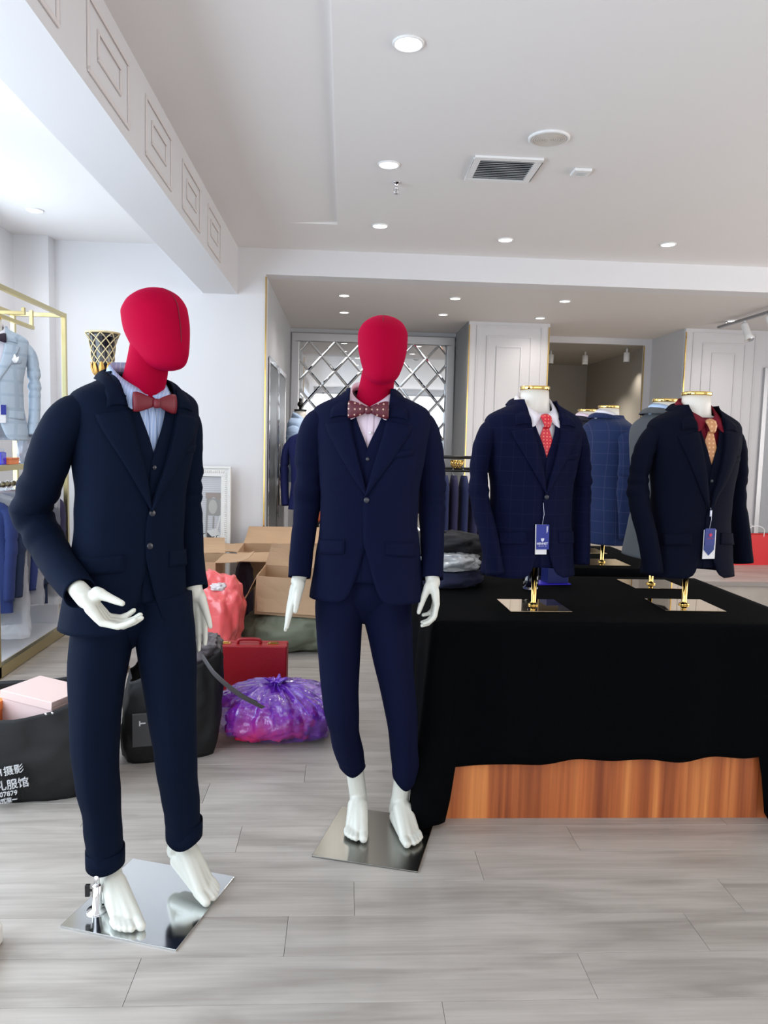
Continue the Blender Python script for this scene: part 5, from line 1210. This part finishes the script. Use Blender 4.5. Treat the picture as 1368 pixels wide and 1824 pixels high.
text('printed_letter', 'T', .036, tm, t2, place((-.112, -.2405, .205), (0, 0, 1), (-1, 0, 0)), .001, .001)
strap = mat('grey_webbing_strap', (74, 70, 72), .6)
L2 = lambda p: Matrix.Rotation(R(-14), 3, 'Z') @ (Vector(p)-Vector((-.80, 3.45, 0)))
for P, n_ in (([(-.66, 3.42, .44), (-.62, 3.32, .46), (-.55, 3.25, .40), (-.45, 3.25, .315), (-.37, 3.27, .262), (-.345, 3.28, .245)], 'strap'), ([(-.66, 3.44, .42), (-.60, 3.36, .40), (-.52, 3.30, .35), (-.44, 3.30, .29), (-.38, 3.31, .255)], 'strap')):
    V, F = tube([L2(q) for q in spline(P, 6)], .015 if n_ else .01, 8, .12, (0, -.3, 1)); mk(n_, V, F, strap, t2, False)
lump('plastic_lining', mat('grey_film_lining', (96, 90, 94), .35, bump=.4, bscale=16), (.14, -.05, .42), (.09, .10, .06), t2, amp=.25, freq=3, seed=8, ridg=.2, flat=.2)

# ================================================================== black rack with trousers, red paper bag
t = thing('trouser_rack', 'low black rail rack with navy trousers between the right mannequin and the left torso', 'clothes rack', (1.10, 7.0, PLT))
for z in (1.03, .905, .925): MB().tube([(-.36, .02 if z > 1 else (.06 if z > .91 else -.04), z), (.42, .02 if z > 1 else (.06 if z > .91 else -.04), z)], .016 if z > 1 else .012, 10).build('rail', black_metal, t)
for x in (-.36, .42): MB().tube([(x, .02, 0), (x, .02, 1.03)], .014, 10).build('post', black_metal, t); box('foot', (x-.02, -.2, 0), (x+.02, .22, .02), black_metal, t)
trm = mat('dark_indigo_wool', (34, 32, 66), .85); trb = mat('dark_navy_trouser_wool', (26, 34, 72), .85)
lbs = ['leftmost folded navy trousers on the black rail', 'second folded indigo trousers on the black rail', 'third folded indigo trousers on the black rail', 'fourth folded navy trousers on the black rail', 'fifth folded indigo trousers on the black rail', 'rightmost folded navy trousers on the black rail']
for k, x in enumerate((-.25, -.16, -.075, .02, .11, .20)):
    g = thing('folded_trousers', lbs[k], 'trousers', (1.10+x, 7.0, PLT+.905), R(8), 'trousers on the black rail')
    MB().tube([(0, .03, .016), (.0, .045, .0), (0, .04, -.03), (0, 0, -.045)], .003, 6).build('hanger_hook', chrome, g)
    rows = []
    for q in np.linspace(0, 1, 16):
        r = .022+.010*min(1, q*5); row = [(math.cos(a)*(r+.004*noise.noise(Vector((math.cos(a)*2, k, q*5)))), math.sin(a)*.13*(.55+.45*min(1, q*6)), -.045-q*(.55+.04*(k % 3))) for a in np.linspace(0, 2*math.pi, 20, endpoint=False)]
        rows.append(row)
    V, F = gridmesh(rows, True); F.append(tuple(range(19, -1, -1))); F.append(tuple(len(V)-20+i for i in range(20))); mk('trouser_legs', V, F, (trm, trb)[k % 2], g)
t = thing('black_box', 'black box with white top below the trousers rack', 'box', (1.07, 6.72, PLT)); box('box_body', (-.09, -.12, 0), (.11, .12, .27), black_pl, t, .003); box('box_top', (-.088, -.118, .27), (.108, .118, .285), white_pl, t, .002)
t = thing('gold_basket', 'small ornate gold openwork basket on the black rack', 'basket', (1.05, 7.01, PLT+.93)); mb = MB()
for k in range(14): a = 2*math.pi*k/14; mb.tube([(math.cos(a)*.035, math.sin(a)*.035, 0), (math.cos(a+.3)*.055, math.sin(a+.3)*.055, .03), (math.cos(a)*.06, math.sin(a)*.06, .07)], .004, 6); mb.tube([(math.cos(a)*.035, math.sin(a)*.035, 0), (math.cos(a-.3)*.055, math.sin(a-.3)*.055, .03), (math.cos(a)*.06, math.sin(a)*.06, .07)], .004, 6)
mb.build('openwork', gold, t); MB().lathe([(.036, 0), (.040, .004), (.036, .008)], n=24).lathe([(.058, .066), (.064, .07), (.058, .075)], n=24).build('rim', gold, t)
t = thing('paper_bag', 'bright red paper shopping bag on the platform at the right edge', 'shopping bag', (4.18, 7.5, PLT), R(6)); rp = mat('bright_red_paper', (208, 24, 32), .45)
mb = MB(); sheet(mb, [(-.27, -.07, 0), (.27, -.07, 0), (.27, -.07, .31), (-.27, -.07, .31)], .004); sheet(mb, [(-.27, .07, 0), (.27, .07, 0), (.27, .07, .31), (-.27, .07, .31)], .004); sheet(mb, [(-.27, -.07, 0), (-.27, .07, 0), (-.27, .07, .31), (-.25, .0, .31), (-.27, -.07, .31)], .004); sheet(mb, [(.27, -.07, 0), (.27, .07, 0), (.27, .07, .31), (.25, .0, .31), (.27, -.07, .31)], .004); mb.box((-.27, -.07, 0), (.27, .07, .004)).build('bag_body', rp, t, False)
for y in (-.075, .075): MB().tube(spline([(-.09, y, .29), (-.085, y, .37), (0, y, .40), (.085, y, .37), (.09, y, .29)], 5), .004, 8).build('handle', white_pl, t)
t = thing('orange_bag', 'small orange bag seen between the right mannequin arm and body', 'bag', (-.24, 7.25, .285)); lump('bag_body', mat('orange_leather', (196, 90, 48), .5), (0, 0, .38), (.05, .06, .07), t, amp=.08, seed=2, flat=.1); MB().tube(spline([(-.03, 0, .50), (-.02, 0, .56), (.02, 0, .56), (.03, 0, .50)], 4), .005, 8).build('handle', MC['orange_leather'], t)
MB().lathe([(.12, 0), (.12, .012), (.015, .02), (.015, .36), (.07, .37), (.07, .38)], n=24).build('stand', black_metal, t)
for o in list(bpy.data.objects):
    if o.type == 'EMPTY' and o.name.startswith('swing_tag'):
        for k in ('label', 'category'):
            if k in o: del o[k]
